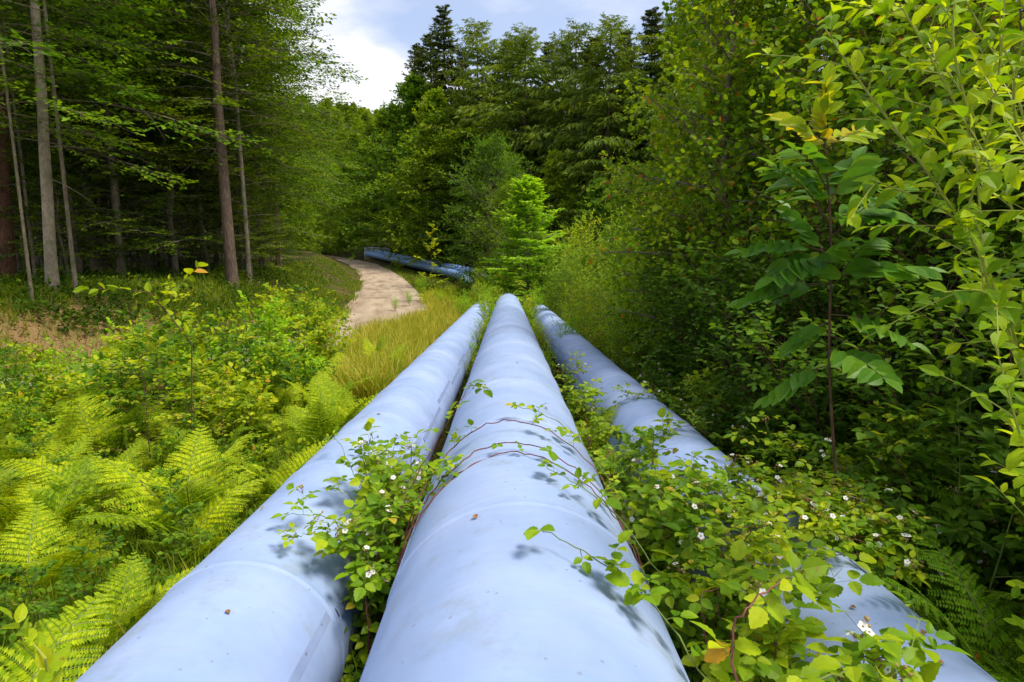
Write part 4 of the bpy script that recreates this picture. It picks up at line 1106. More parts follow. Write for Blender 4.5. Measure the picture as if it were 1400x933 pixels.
cw = []
for i, (X, Y, s) in enumerate([(-.72, 11, .28), (-.74, 13, .32), (-.76, 15.5, .36), (-.8, 18, .42), (-.85, 21, .5), (-1.0, 24, .6), (-1.5, 26.5, .62), (-2.1, 25, .5), (-.7, 28, .55), (.7, 12, .3), (.68, 15, .34), (.65, 18, .4), (.65, 21.5, .5), (.8, 25, .55), (1.7, 24, .6), (1.4, 28, .6), (2.3, 22, .45), (-1.6, 30.5, .62), (.9, 32, .6), (-.3, 34.5, .85), (2.6, 27, .6), (-1.2, 37, .8), (-.6, 39, .9), (-.1, 38, .9), (.5, 37, .8), (-1.7, 39, .7)]):
    o = place('gap_shrub', YW[i % 2], (X, Y, float(terrain(X, Y))), i * 1.3, s, None, 'shrub', 'small shrubs growing up round the far end of the pipes'); cw.append(o)
rank_labels(cw, 'small green shrub growing up between the far ends of the pipes, {n} from the camera')

# saplings at the left, each with its own place
SA = [sapling(620 + i, [1.7, 1.5, 1.3, 1.9][i], [11, 13, 10, 12][i], M[['yleaf', 'oak', 'yleaf', 'yleaf'][i]], M['bstem'], ls=[.09, .085, .1, .075][i], T=T_leaf([.34, .3, .4, .3][i], 4, .1, -.2), nl=8) for i in range(4)]
sb = []
for (x, Y, s, k) in [(212, 6.2, .95, 3), (172, 7.5, .9, 0), (250, 8.6, 1.15, 1), (292, 7.6, 1.0, 2), (330, 8.2, 1.05, 0), (225, 7.4, 1.15, 1), (268, 6.8, .85, 0), (350, 7.0, .75, 2), (115, 6.6, .8, 0), (85, 8.0, .6, 2), (310, 6.2, .7, 3), (395, 8.8, .75, 0), (370, 9.8, .9, 2), (300, 10.2, 1.15, 1), (190, 9.6, 1.0, 0), (150, 10.0, .6, 2), (250, 11, 1.2, 3), (420, 11, .85, 3), (440, 12.5, .95, 0), (405, 13, 1.15, 2), (380, 12.4, 1.15, 3), (60, 5.3, .6, 1), (240, 4.6, .5, 1), (160, 4.1, .45, 0), (420, 15, 1.1, 3), (445, 16, 1.1, 0), (400, 16.5, 1.2, 2), (340, 11.5, 1.1, 0), (200, 4.9, .55, 2), (460, 14, .7, 3), (150, 3.3, .5, 1), (260, 3.9, .5, 1), (60, 3.0, .5, 1), (330, 5.0, .5, 1)]:
    o = place('broadleaf_sapling', SA[k], gpt(x, Y), rgh.uniform(0, 6.28), s, None, 'sapling', 'young saplings among the ferns'); sb.append(o)
HZ = [shrub(640 + i, 1.6, .75, [6, 5, 7][i], M[['yleaf', 'oak', 'horn'][i]], M['bstem'], k1=8, k2=3, ls=[.10, .085, .075][i], T=T_leaf(.38, 4, .1, -.2), flat=.8, rs=.006) for i in range(3)]
for (x, Y, s, k) in [(150, 8.2, .75, 0), (208, 8.0, 1.05, 1), (285, 8.6, .8, 2), (325, 7.4, .7, 0), (355, 9.2, 1.0, 1), (400, 10.2, .8, 2), (245, 9.8, 1.1, 0), (430, 9.6, .6, 1), (360, 12, 1.15, 2), (440, 12, .85, 0), (415, 14.5, 1.15, 1), (445, 17, .95, 0), (120, 7.2, .6, 2), (60, 7.4, .6, 1), (270, 5.9, .5, 1), (395, 17.5, 1.2, 0), (430, 20, 1.0, 1), (10, 7.8, .6, 0), (30, 8.6, .75, 1), (75, 9.0, .6, 0), (100, 10.2, .75, 2), (50, 11.5, .7, 0), (5, 10.5, .8, 1), (180, 10.8, .9, 2), (310, 11, .95, 1)]:
    o = place('hazel_bush', HZ[k], gpt(x, Y), rgh.uniform(0, 6.28), s, None, 'shrub', 'leafy bushes among the ferns'); o['_h'] = 1; sb.append(o)
hz = [o for o in sb if '_h' in o]; sb = [o for o in sb if '_h' not in o]
for o in hz: del o['_h']
rank_labels(hz, 'bushy yellow green shrub with broad leaves between ferns and track, {n} from the camera')
rank_labels(sb, 'leafy young sapling with thin brown stem among the ferns, {n} from the camera')
# long bare-stemmed shoot with spaced large leaves
g = Geo(); gs = Geo()
base = gpt(262, 6.4)
for pts_ in ([(262, 470, 6.4), (205, 400, 6.2), (160, 395, 6.0), (118, 396, 5.9)], [(262, 470, 6.4), (215, 410, 6.3), (250, 385, 6.2), (272, 365, 6.1)]):
    c = np.array([base] + [wp(*q) for q in pts_]) - base
    tube(gs, c, np.linspace(.008, .002, len(c)), 6)
    A = c[1:-1]; B = c[2:]; D = nrm(B - A); L = np.linalg.norm(B - A, axis=1)
    q = leaf_on(A, D, L, 5, rgh, ang=.9, size=.115, flat=.8, tilt=.6); leaves(g, *q, T_leaf(.33, 4, .1, -.2))
place('beech_shoot', [('stem', gs.mesh('stem', M['bstem'], True)), ('foliage', g.mesh('foliage', M['yleaf']))], base, 0, 1, 'long shoot with widely spaced large yellow leaves above the saplings', 'sapling')

# ------------------------------------------------------------------ ferns
rg = np.random.default_rng(31); ferns = []
def clear(X, Y):
    return X < -1.95
spots = []
for i in range(5000):
    Y = 1.7 + 11.5 * rg.random() ** .8; x = rg.uniform(-120, 560)
    g = gpt(x, Y)
    if g[0] > -2.15 - .009 * Y or g[0] < -9: continue
    if abs(g[0] - np.interp(Y, FY, RX)) < RHW + .4: continue
    if all((g[0] - a[0]) ** 2 + (g[1] - a[1]) ** 2 > (.43 + .03 * Y) ** 2 for a in spots):
        spots.append(g)
    if len(spots) > 104: break
for i, g in enumerate(spots):
    s = rg.uniform(.85, 1.25) * (.62 if rg.random() < .35 else 1)
    ferns.append(fern(g, s, 1000 + i))
rank_labels(ferns, 'bright yellow green bracken fern on the slope beside the riveted pipe, {n} from the camera')
print('ferns', len(ferns))
# ferns on the hedge side
rf = []
for i, (X, Y, s, a, n_) in enumerate([(2.3, 2.65, 1.25, 3.4, 6), (2.35, 2.3, 1.3, 3.2, 6), (2.35, 3.3, 1.0, 3.3, 5), (2.6, 1.95, 1.3, 3.0, 6), (2.7, 2.9, 1.5, 3.3, 5)]):
    rf.append(fern((X, Y, float(terrain(X, Y))), s, 1300 + i, FD, n_, az0=a, spread=3.6, name='shield_fern', group='dark ferns at the foot of the hedge'))
for i, (X, Y, s, a, n_) in enumerate([(2.42, 2.75, 1.45, 3.35, 5), (2.5, 2.35, 1.4, 3.2, 5), (2.6, 3.2, 1.5, 3.5, 4), (2.75, 2.1, 1.5, 2.9, 4)]):
    rf.append(fern((X, Y, float(terrain(X, Y))), s, 1310 + i, FL_, n_, az0=a, spread=1.8, name='shield_fern', group='dark ferns at the foot of the hedge'))
for i, (X, Y, s) in enumerate([(2.5, 4.6, .8), (2.55, 5.9, .8), (2.5, 7.2, .8), (2.6, 8.8, .8)]):
    rf.append(fern((X, Y, float(terrain(X, Y))), s, 1320 + i, FD, 6, name='shield_fern', group='dark ferns at the foot of the hedge'))
rank_labels(rf, 'arching fern hanging over the hedge-side pipe, {n} from the camera')
gf = []
for i, (X, Y, s) in enumerate([(.85, 4.6, .9), (.85, 5.4, .95), (.84, 6.4, .9), (.88, 3.9, 1.0), (-.72, 1.35, .6), (.85, 7.5, .9)]):
    gf.append(fern((X, Y, float(terrain(X, Y))), s, 1340 + i, FD if i == 4 else FR, 6, name='bracken_fern', group='ferns growing up between the pipes'))
rank_labels(gf, 'fern growing up in the gap between two pipes, {n} from the camera')

# ------------------------------------------------------------------ brambles
def gap(x, Y, z): return np.array([x - .009 * Y, Y, z - .0357 * Y])
brs = []
# left gap, x about -0.67
rgb = np.random.default_rng(61)
for i, (Y0, n_) in enumerate([(2.75, 4), (3.0, 6), (3.35, 7), (3.8, 7), (4.3, 5)]):
    cs = []
    for j in range(n_):
        b = gap(-.68 + rgb.normal(0, .02), Y0 + rgb.normal(0, .1), -2.33)
        top = b + np.array([rgb.uniform(-.22, .06), rgb.uniform(-.1, .3), rgb.uniform(.7, 1.05) + .12 * (Y0 > 3)])
        cs.append([b, b + np.array([0, .03, .6]), b * .35 + top * .65 + np.array([0, 0, .2]), top, top + np.array([rgb.uniform(-.12, .05), -.02, -.02 + rgb.uniform(-.03, .1)])])
    brs.append((bramble('bramble_bush', cs, 700 + i, ls=.064, flowers=1, dens=.8, side=.17), 'gap'))
    tag(brs[-1][0], ['lowest bramble deep in the gap beside the riveted seam', 'flowering bramble lying over the seam of the riveted pipe', 'dense bramble clump with white flowers between riveted and widest pipe', 'bramble in the gap where the red canes cross the widest pipe', 'small upright bramble in the far end of the flowering clump'][i], 'bramble', 'brambles between the pipes')
# sprig out over the left pipe
o = bramble('bramble_shoot', [[gap(-.72, 3.3, -2.3), gap(-.72, 3.3, -1.5), pipe_pt('left', 35, 3.5, .12), pipe_pt('left', 12, 3.9, .16), pipe_pt('left', -5, 4.3, .13)]], 720, ls=.06, flowers=0, dens=.35, canem=M['gstem'], nsd=2, side=.08)
tag(o, 'single thin green shoot reaching across the top of the riveted pipe', 'bramble')
for i, (y0, t1, y1) in enumerate([(3.0, 12, 2.95), (2.8, 22, 2.75), (3.3, 16, 3.35)]):
    o = bramble('bramble_shoot', [[gap(-.7, y0, -2.3), gap(-.72, y0, -1.6), pipe_pt('left', 50, y0, .1), pipe_pt('left', 30, (y0 + y1) / 2, .14), pipe_pt('left', t1, y1, .1)]], 725 + i, ls=.055, flowers=1, dens=.6, canem=M['gstem'], nsd=4, side=.11)
    tag(o, ['flowering shoot resting on the riveted pipe, furthest out of three', 'flowering shoot low over the riveted seam', 'flowering shoot just behind the furthest one on the riveted pipe'][i], 'bramble', 'flowering shoots on the riveted pipe')
# red canes over the middle pipe
for i, (ya, yb, ym, e) in enumerate([(2.9, 2.35, 3.12, 0), (3.0, 2.5, 3.2, 1), (3.2, 3.0, 3.6, 3)]):
    th = np.linspace(-88, 82, 11)
    yy = np.interp(th, [-88, -20, 0, 82], [ya - .15, ym - .02, ym, yb])
    pts_ = [gap(-.66, ya - .1, -2.2)] + [pipe_pt('mid', t, y, .02 + .02 * i + .015 * math.sin(t * .05 + i)) for t, y in zip(th, yy)]
    o = bramble('bramble_cane', [pts_], 740 + i, ls=.05, flowers=.3, dens=.3, nsd=3, side=.1, rad=.005)
    tag(o, ['red bramble cane arching over the widest pipe, nearest of the crossing canes', 'red bramble cane arching over the widest pipe, crossing the nearest one', 'thin cane over the widest pipe, set back from the other two'][i], 'bramble', 'red canes crossing the widest pipe')
# green shoots over the middle pipe from the right gap
def sh(pts_, seed, lab, ls=.075, dens=.5, nsd=2, side=.07, leafm=None, canem=None, rad=.004, fl=0):
    o = bramble('bramble_shoot', [pts_], seed, ls=ls, flowers=fl, dens=dens, nsd=nsd, side=side, leafm=leafm, canem=canem or M['gstem'], rad=rad)
    tag(o, lab, 'bramble'); return o
sh([gap(.86, 1.45, -2.3), gap(.8, 1.5, -1.6), pipe_pt('mid', 60, 1.6, .06), pipe_pt('mid', 38, 1.75, .07), pipe_pt('mid', 20, 1.9, .07), pipe_pt('mid', 6, 2.0, .06)], 760, 'long green shoot with young tip lying on the near end of the widest pipe', dens=.9, ls=.07)
sh([gap(.86, 2.2, -2.3), gap(.8, 2.2, -1.55), pipe_pt('mid', 62, 2.3, .07), pipe_pt('mid', 40, 2.45, .08), pipe_pt('mid', 22, 2.6, .08), pipe_pt('mid', 12, 2.72, .06)], 761, 'green shoot with hanging leaf on the widest pipe below the red canes', dens=.9)
sh([gap(.86, 3.0, -2.3), gap(.82, 3.0, -1.6), pipe_pt('mid', 60, 3.2, .07), pipe_pt('mid', 36, 3.5, .09), pipe_pt('mid', 16, 3.75, .1), pipe_pt('mid', 2, 3.9, .08)], 762, 'green shoot over the widest pipe behind the red canes', dens=.9)
sh([gap(-.66, 3.1, -2.3), gap(-.66, 3.2, -1.4), pipe_pt('mid', -40, 3.35, .16), pipe_pt('mid', -22, 3.4, .3), pipe_pt('mid', -16, 3.45, .38)], 763, 'upright flowering shoot above the left flank of the widest pipe', dens=.6, fl=1, canem=M['cane'])
# right gap
for i, Y0 in enumerate([1.3, 1.55, 1.8, 2.1, 2.4, 2.7, 3.0, 3.4, 4.0, 4.8, 5.8, 7.0, 8.5]):
    cs = []
    for j in range(6 if Y0 < 4 else 4):
        b = gap(.87 + rgb.normal(0, .03), Y0 + rgb.normal(0, .15), -2.33)
        top = b + np.array([rgb.uniform(-.1, .26), rgb.uniform(-.15, .3), rgb.uniform(.6, 1.05) + (.2 if Y0 < 4.5 else 0)])
        cs.append([b, b + np.array([0, .03, .6]), b * .35 + top * .65 + np.array([0, 0, .2]), top, top + np.array([rgb.uniform(-.05, .15), 0, rgb.uniform(-.03, .08)])])
    o = bramble('bramble_bush', cs, 800 + i, ls=.072, flowers=.6, dens=.75, side=.17)
    brs.append((o, 'r')); tag(o, None, 'bramble', 'brambles between the widest and the hedge-side pipe')
rank_labels([o for o, k in brs if k == 'r'], 'bramble bush filling the gap beside the hedge-side pipe, {n} from the camera')
# across the near right pipe
cr = []
for i, (Y0, h) in enumerate([(2.75, .1), (2.9, .14), (3.05, .12), (3.18, .14), (3.3, .14), (3.5, .1), (5.3, .08), (6.8, .08)]):
    b = np.array([2.35, Y0 + .2, float(terrain(2.35, Y0 + .2))])
    pts_ = [b, b + np.array([-.05, 0, .7]), pipe_pt('right', 45, Y0 + .1, h), pipe_pt('right', 10, Y0, h), pipe_pt('right', -30, Y0 - .1, h * .8), pipe_pt('right', -60, Y0 - .1, .06)]
    pts2 = [b + np.array([.1, .1, 0]), b + np.array([0, .1, .8]), pipe_pt('right', 35, Y0 + .25, h * 1.4), pipe_pt('right', -5, Y0 + .3, h), pipe_pt('right', -35, Y0 + .2, .1)]
    o = bramble('bramble_bush', [pts_, pts2] if Y0 < 4 else [pts_], 840 + i, ls=.056, flowers=1, dens=1.2, side=.13); cr.append(o)
    tag(o, None, 'bramble', 'brambles lying across the hedge-side pipe')
rank_labels(cr, 'flowering bramble lying across the hedge-side pipe, {n} from the camera')
# near red shoot with yellow leaves
sh([gap(.9, 1.15, -2.3), gap(.85, 1.1, -1.5), wp(1000, 925, 1.1), wp(1000, 850, 1.12), wp(1040, 810, 1.15), wp(1080, 790, 1.2)], 870, 'near red stem with buds and bright yellow leaves at the lower edge', ls=.075, dens=1.2, nsd=4, side=.1, canem=M['cane'], leafm=M['yleaf'], rad=.0035, fl=1)
sh([gap(.9, 1.2, -2.3), gap(.95, 1.15, -1.5), wp(1060, 920, 1.15), wp(1130, 925, 1.2), wp(1180, 915, 1.25)], 871, 'yellow leaved spray along the lower edge between the pipes', ls=.08, dens=1.5, nsd=3, side=.06, leafm=M['yleaf'])
sh([np.array([2.3, 1.6, float(terrain(2.3, 1.6))]), np.array([2.2, 1.6, -1.7]), pipe_pt('right', 20, 1.55, .1), pipe_pt('right', 0, 1.52, .12)], 872, 'small yellow green sprig on the near hedge-side pipe', ls=.07, dens=1.0, nsd=2, side=.08)
fl = []
for i, (wh, th, Y, c) in enumerate([('mid', 4, 6.4, 0), ('mid', -18, 2.3, 1), ('mid', 25, 4.4, 0), ('left', 14, 2.2, 1), ('left', -25, 3.3, 0), ('left', 5, 5.5, 1), ('right', -10, 2.4, 0), ('right', 12, 2.2, 1), ('right', 5, 2.0, 0), ('mid', -6, 9.5, 0)]):
    p_ = pipe_pt(wh, th, Y, .006); t_ = R_(th); nn = np.array([math.sin(t_), 0, math.cos(t_)]); a_ = i * 1.9
    dd = nrm(np.array([math.cos(a_), math.sin(a_), 0])); dd = nrm(dd - nn * np.dot(dd, nn))
    g = Geo(); leaves(g, [p_ * 0], [dd], [nn], .028 + .006 * (i % 3), T_leaf(.36, 5, .2, .12))
    o = link('fallen_leaf', g.mesh('fallen_leaf', M['litter'])); o.location = tuple(p_); fl.append(o)
    tag(o, None, 'leaf', 'fallen leaves lying on the pipes')
rank_labels(fl, 'small dry brown leaf lying on top of a pipe, {n} from the camera')
# low bramble and weed belt at the foot of the hedge
lb = []
for i, (X, Y) in enumerate([(2.95, 2.3), (2.7, 3.1), (2.75, 3.6), (2.6, 4.4), (2.7, 5.3), (2.6, 6.3), (2.7, 7.4), (2.6, 8.6), (3.2, 2.8), (3.2, 4.0), (3.3, 2.0), (2.7, 10), (2.6,11.5)]):
    z = float(terrain(X, Y)); cs = []
    for j in range(8):
        b = np.array([X + rgb.normal(0, .12), Y + rgb.normal(0, .15), z]); a = rgb.uniform(0, 6.28); r = rgb.uniform(.2, .55); hh = rgb.uniform(.6, 1.2)
        top = b + np.array([math.cos(a) * r - .1, math.sin(a) * r, hh])
        cs.append([b, b + np.array([0, 0, hh * .5]), b * .3 + top * .7 + np.array([0, 0, .18]), top, top + np.array([math.cos(a) * .1, math.sin(a) * .1, -.08])])
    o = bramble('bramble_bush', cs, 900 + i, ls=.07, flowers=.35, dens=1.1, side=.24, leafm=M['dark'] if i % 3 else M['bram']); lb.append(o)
    tag(o, None, 'bramble', 'brambles at the foot of the hedge')
rank_labels(lb, 'dark bramble thicket at the foot of the hedge, {n} from the camera')

# nettles and tall weeds
NT = sapling(950, 1.5, 13, M['dark'], M['gstem'], ls=.1, T=T_leaf(.26, 6, .08, -.3, serr=.12, wid=.35), spread=.14, up=.35, nl=3, lean=.04)
nt = []
for (X, Y, s) in [(2.55, 2.9, 1.1), (2.7, 3.3, 1.15), (2.9, 2.6, 1.2), (2.75, 2.2, 1.0), (3.1, 3.0, 1.2), (2.6, 3.8, 1.0), (2.95, 3.7, 1.1), (3.3, 2.3, 1.2), (2.6, 4.9, 1.0), (2.9, 1.9, 1.1)]:
    nt.append(place('nettle_plant', NT, (X, Y, float(terrain(X, Y))), rgb.uniform(0, 6.28), s, None, 'plant', 'tall nettles before the hedge'))
rank_labels(nt, 'tall toothed-leaved nettle before the dark hedge, {n} from the camera')

# walnut-like shoot with long feathered leaves
def pinnate_shoot():
    rg = np.random.default_rng(5)
    base = np.array([2.3, 3.7, float(terrain(2.3, 3.7))])
    C = np.array([base, wp(1146, 700, 3.6), wp(1132, 500, 3.5), wp(1138, 330, 3.45), wp(1127, 190, 3.4), wp(1129, 120, 3.4)])
    root = link('ash_sapling', None); root.location = tuple(base)
    tag(root, 'dark-stemmed ash shoot with long paired leaflets and reddish tip before the hedge', 'sapling')
    tt_ = np.linspace(0, 5, 26); cs = np.stack([np.interp(tt_, np.arange(6), C[:, k]) for k in range(3)], 1) - base
    for _ in range(3): cs[1:-1] = (cs[:-2] + 2 * cs[1:-1] + cs[2:]) / 4
    g = Geo(); tube(g, cs, np.linspace(.011, .004, 26), 8); link('stem', g.mesh('stem', M['bstem'], True), root)
    # compound leaves: target tip pixel, start height on stem
    lv = [(1130, 345, 1018, 345, .10, 7), (1132, 390, 1020, 412, .11, 7), (1132, 385, 1262, 372, .12, 7), (1131, 330, 1235, 260, .12, 6), (1130, 300, 1062, 232, .12, 7), (1130, 290, 1168, 222, .11, 5),
          (1134, 430, 1245, 470, .1, 6), (1134, 440, 1080, 480, .09, 5), (1134, 360, 1080, 290, .1, 6), (1129, 200, 1070, 165, .1, 6), (1129, 205, 1190, 178, .09, 5), (1133, 480, 1210, 520, .1, 6), (1135, 400, 1190, 330, .12, 6), (1135, 300, 1225, 300, .11, 6), (1133, 350, 1060, 380, .12, 6), (1131, 260, 1085, 205, .1, 5), (1134, 500, 1050, 545, .1, 6)]
    for (x0, y0, x1, y1, ls, k) in lv:
        A = wp(x0, y0, 3.46) - base; B = wp(x1, y1, 3.46 + rg.uniform(-.45, .2)) - base
        g = Geo(); D = nrm(B - A); L = np.linalg.norm(B - A)
        pts_ = [A + D * L * t + np.array([0, 0, .10 * L * math.sin(t * PI)]) for t in np.linspace(0, 1, 7)]
        tube(g, pts_, np.linspace(.004, .0015, 7), 5, 1)
        H = nrm(np.cross(D, Z3)); N = nrm(np.cross(H, D)); N = N * (1 if N[2] > 0 else -1)
        for t in np.linspace(.28, .95, k):
            p = A + D * L * t + np.array([0, 0, .10 * L * math.sin(t * PI)])
            for sd in (1, -1):
                d = nrm(D * .45 + H * sd + np.array([0, 0, -.1]) + rg.normal(0, .08, 3))
                leaves(g, [p], [d], [nrm(N * .8 + rg.normal(0, .15, 3) + np.array([0, -.9, 0]))], ls * 1.45 * (.75 + .5 * math.sin(t * PI)), T_leaf(.27, 5, .1, -.22, wid=.45))
        leaves(g, [B], [D], [N + np.array([0, -.4, 0])], ls * 1.2, T_leaf(.27, 5, .1, -.2))
        link('compound_leaf', g.mesh('compound_leaf', [M['ash'] if y0 > 220 else M['ashy'], M['bstem']]), root)
    g = Geo(); P = cs[-6:-1]; q = leaf_on(P, nrm(np.gradient(cs, axis=0))[-6:-1], np.full(5, .08), 5, rg, ang=.9, size=.1, flat=2, tilt=.5)
    q = (q[0], q[1], nrm(q[2] + np.array([0, -.8, 0])), q[3]); leaves(g, *q, T_leaf(.33, 5, .1, -.15)); link('young_leaves', g.mesh('young_leaves', M['ashy']), root)


pinnate_shoot()


def willow():
    rg = np.random.default_rng(8)
    base = np.array([2.45, 2.35, float(terrain(2.45, 2.35))])
    root = link('goat_willow', None); root.location = tuple(base)
    tag(root, 'nearest shrub with large bright yellow green leaves and yellow stems overhanging the hedge-side pipe', 'shrub')
    T = T_leaf(.27, 6, .12, -.28, serr=.05, wid=.5)
    k0 = wp(1440, 640, 2.2); k1 = wp(1395, 500, 2.1)
    stems = [[base, k0, k1, wp(1345, 350, 2.05), wp(1255, 215, 2.0), wp(1180, 120, 1.95), wp(1125, 35, 1.9)],
             [k1, wp(1345, 380, 2.0), wp(1340, 300, 1.95), wp(1335, 200, 1.95), wp(1290, 110, 1.9), wp(1230, 5, 1.85)],
             [base, wp(1470, 400, 2.3), wp(1420, 250, 2.2), wp(1380, 150, 2.1), wp(1400, 40, 2.0), wp(1440, -60, 2.0)],
             [wp(1345, 350, 2.05), wp(1300, 290, 2.05), wp(1235, 262, 2.0), wp(1190, 245, 1.95)],
             [wp(1320, 300, 2.0), wp(1350, 190, 1.95), wp(1368, 90, 1.9), wp(1375, -20, 1.9)],
             [k1, wp(1380, 420, 1.9), wp(1340, 395, 1.85), wp(1290, 400, 1.8)],
             [wp(1335, 200, 1.95), wp(1300, 60, 1.9), wp(1310, -40, 1.9)],
             [base, wp(1450, 620, 1.9), wp(1400, 620, 1.75), wp(1385, 560, 1.7), wp(1360, 470, 1.7)],
             [wp(1470, 400, 2.3), wp(1400, 330, 2.2), wp(1330, 150, 2.3), wp(1270, 60, 2.3), wp(1200, -20, 2.3)],
             [wp(1470, 400, 2.3), wp(1440, 260, 1.8), wp(1400, 210, 1.75), wp(1340, 240, 1.7)],
             [wp(1420, 250, 2.2), wp(1390, 120, 2.3), wp(1330, 20, 2.3), wp(1290, -60, 2.3)]]
    for i, st in enumerate(stems):
        c = np.array(st) - base; m = len(c); tt_ = np.linspace(0, m - 1, m * 5); cs = np.stack([np.interp(tt_, np.arange(m), c[:, k]) for k in range(3)], 1)
        for _ in range(4): cs[1:-1] = (cs[:-2] + 2 * cs[1:-1] + cs[2:]) / 4
        g = Geo(); r0 = .0085 if i in (0, 2) else .0048
        tube(g, cs, np.linspace(r0, .0022, len(cs)), 8, 1)
        ln = np.concatenate([[0], np.cumsum(np.linalg.norm(np.diff(cs, axis=0), axis=1))]); tot = ln[-1]
        a = .42 if i in (0, 2) else .15
        Tn = nrm(np.gradient(cs, axis=0))
        # side twigs
        n = int(tot * (1 - a) * 10)
        s_ = tot * (a + (1 - a) * (np.arange(n) + rg.uniform(0, .8, n)) / max(n, 1))
        P = np.stack([np.interp(s_, ln, cs[:, k]) for k in range(3)], 1); D = nrm(np.stack([np.interp(s_, ln, Tn[:, k]) for k in range(3)], 1))
        az = np.arange(n) * 2.4; ux = nrm(np.cross(D, np.array([.1, 1, .2]))); uy = np.cross(D, ux)
        d = nrm(D * .7 + .75 * (np.cos(az)[:, None] * ux + np.sin(az)[:, None] * uy) + Z3 * .12)
        L = rg.uniform(.12, .3, n)
        tubes(g, P, P + d * L[:, None], .0028, .0014, .1, 3, 1)
        q = leaf_on(P, d, L, 5, rg, ang=.85, size=.058, flat=2, tilt=.4, droop=.15, sag=.1)
        q = (q[0], q[1], nrm(q[2] + np.array([-.15, -.35, 0])), q[3]); leaves(g, *q, T)
        n = int(tot * (1 - a) * 30)
        s_ = tot * (a + (1 - a) * (np.arange(n) + .5) / max(n, 1)); P = np.stack([np.interp(s_, ln, cs[:, k]) for k in range(3)], 1); D = nrm(np.stack([np.interp(s_, ln, Tn[:, k]) for k in range(3)], 1))
        az = np.arange(n) * 2.4 + 1; ux = nrm(np.cross(D, np.array([.1, 1, .2]))); uy = np.cross(D, ux)
        d = nrm(D * .65 + .85 * (np.cos(az)[:, None] * ux + np.sin(az)[:, None] * uy) - Z3 * .05)
        leaves(g, P, d, nrm(Z3 + np.array([-.15, -.4, 0]) + rg.normal(0, .3, d.shape)), .074 * rg.uniform(.5, 1.25, n), T)
        link('branch', g.mesh('branch', [M['willow'], M['ystem']]), root)


willow()
# sprig at the lower left corner
bs = np.array([-2.05, 1.75, float(terrain(-2.05, 1.75))])
g = Geo(); C = np.array([bs, wp(70, 960, 1.75), wp(62, 900, 1.7), wp(45, 880, 1.7)]) - bs
tube(g, C, [.008, .006, .004, .002], 6, 1)
q = leaf_on(C[1:-1], nrm(np.diff(C, axis=0))[1:], np.full(2, .16), 7, rgb, ang=.8, size=.075, flat=2, tilt=.6); leaves(g, *q, T_leaf(.25, 4, .1, -.2))
tag(link('corner_sprout', None), 'thick yellow sprout with narrow leaves by the near end of the riveted pipe', 'sapling').location = tuple(bs)
o = bpy.data.objects['corner_sprout']; link('leafy_shoot', g.mesh('leafy_shoot', [M['yleaf'], M['ystem']]), o)


# ------------------------------------------------------------------ grass, undergrowth, litter (stuff)
def scatter_xy(n, f, rg):
    """n ground points accepted by f(X, Y) drawn over the picture's columns"""
    out = []; got = 0
    while got < n:
        Y = np.exp(rg.uniform(math.log(1.2), math.log(90), n)); X = (rg.uniform(-900, 900, n)) / 800 * Y
        k = f(X, Y, rg); out.append(np.stack([X[k], Y[k]], 1)); got += k.sum()
        if len(out) > 60: break
    P = np.concatenate(out)[:n]
    return np.concatenate([P, terrain(P[:, 0], P[:, 1])[:, None]], 1)


def T_blade():
    v = np.array([[-.012, 0, 0], [.012, 0, 0], [-.010, .45, .03], [.010, .45, .03], [-.005, .8, .14], [.005, .8, .14], [0, 1, .28]])
    return v, np.array([[4, 5, 6]]), np.array([[0, 1, 3, 2], [2, 3, 5, 4]])


def grass(name, n, f, h0, h1, mat, seed, label, wide=1.0, cat=None):
    rg = np.random.default_rng(seed); P = scatter_xy(n, f, rg); n = len(P)
    D = nrm(Z3 + rg.normal(0, .28, (n, 3))); N = nrm(rg.normal(0, 1, (n, 3)) * np.array([1, 1, .1]))
    S = rg.uniform(h0, h1, n)
    v, t, q = T_blade(); wf = wide * (1 + P[:, 1].mean() * .02); v = v.copy(); v[:, 0] *= wf
    g = Geo(); leaves(g, P - Z3 * .01, D, N, S, (v, t, q))
    return tag(link(name, g.mesh(name, mat)), label, kind='stuff')


def rd(X, Y): return X - np.interp(Y, FY, RX)
def pd_(X, Y): return X - np.interp(Y, FY, PX)


grass('grass', 60000, lambda X, Y, r: (pd_(X, Y) < -1.85) & (np.abs(rd(X, Y)) > RHW - .1 + .25 * r.random(len(X))) & (Y < 30) & (X > -26) & ((rd(X, Y) > 0) | (r.random(len(X)) < .5)), .15, .5, M['grass'], 41, 'fine green grass between the ferns and on the slope by the track')
grass('verge_grass', 36000, lambda X, Y, r: (rd(X, Y) < -RHW + .35 * r.random(len(X)) ** 2) & (rd(X, Y) > -9) & (Y > 14) & (Y < 85) & (r.random(len(X)) < np.clip((np.sin(X * .9) * np.sin(Y * .5 + X * .3) + .6), .06, 1)) & (((X + 11.5) ** 2 + (Y - 15.5) ** 2 > 14) | (r.random(len(X)) < .45)), .12, .4, M['grass'], 42, 'long green grass on the forest verge of the track', 2.2)
grass('dry_grass', 42000, lambda X, Y, r: (pd_(X, Y) < -1.9) & (rd(X, Y) > RHW - .1) & (Y > 9) & (Y < 36) & (X > -1.9 - (Y - 6) * .24), .35, .95, M['dry'], 43, 'yellow dry grass on the slope beside the far part of the riveted pipe', 1.1)
grass('far_grass', 18000, lambda X, Y, r: (rd(X, Y) > RHW) & (pd_(X, Y) < -2.3) & (Y > 34) & (Y < 90), .15, .4, M['grass'], 44, 'green grass strip between the far track and the far pipes', 3.5)
grass('gap_grass', 9000, lambda X, Y, r: ((np.abs(pd_(X, Y) - .85) < .2) | (np.abs(pd_(X, Y) + .73) < .1)) & (Y < 30), .2, .6, M['grass'], 45, 'thin grass down in the gaps between the pipes')
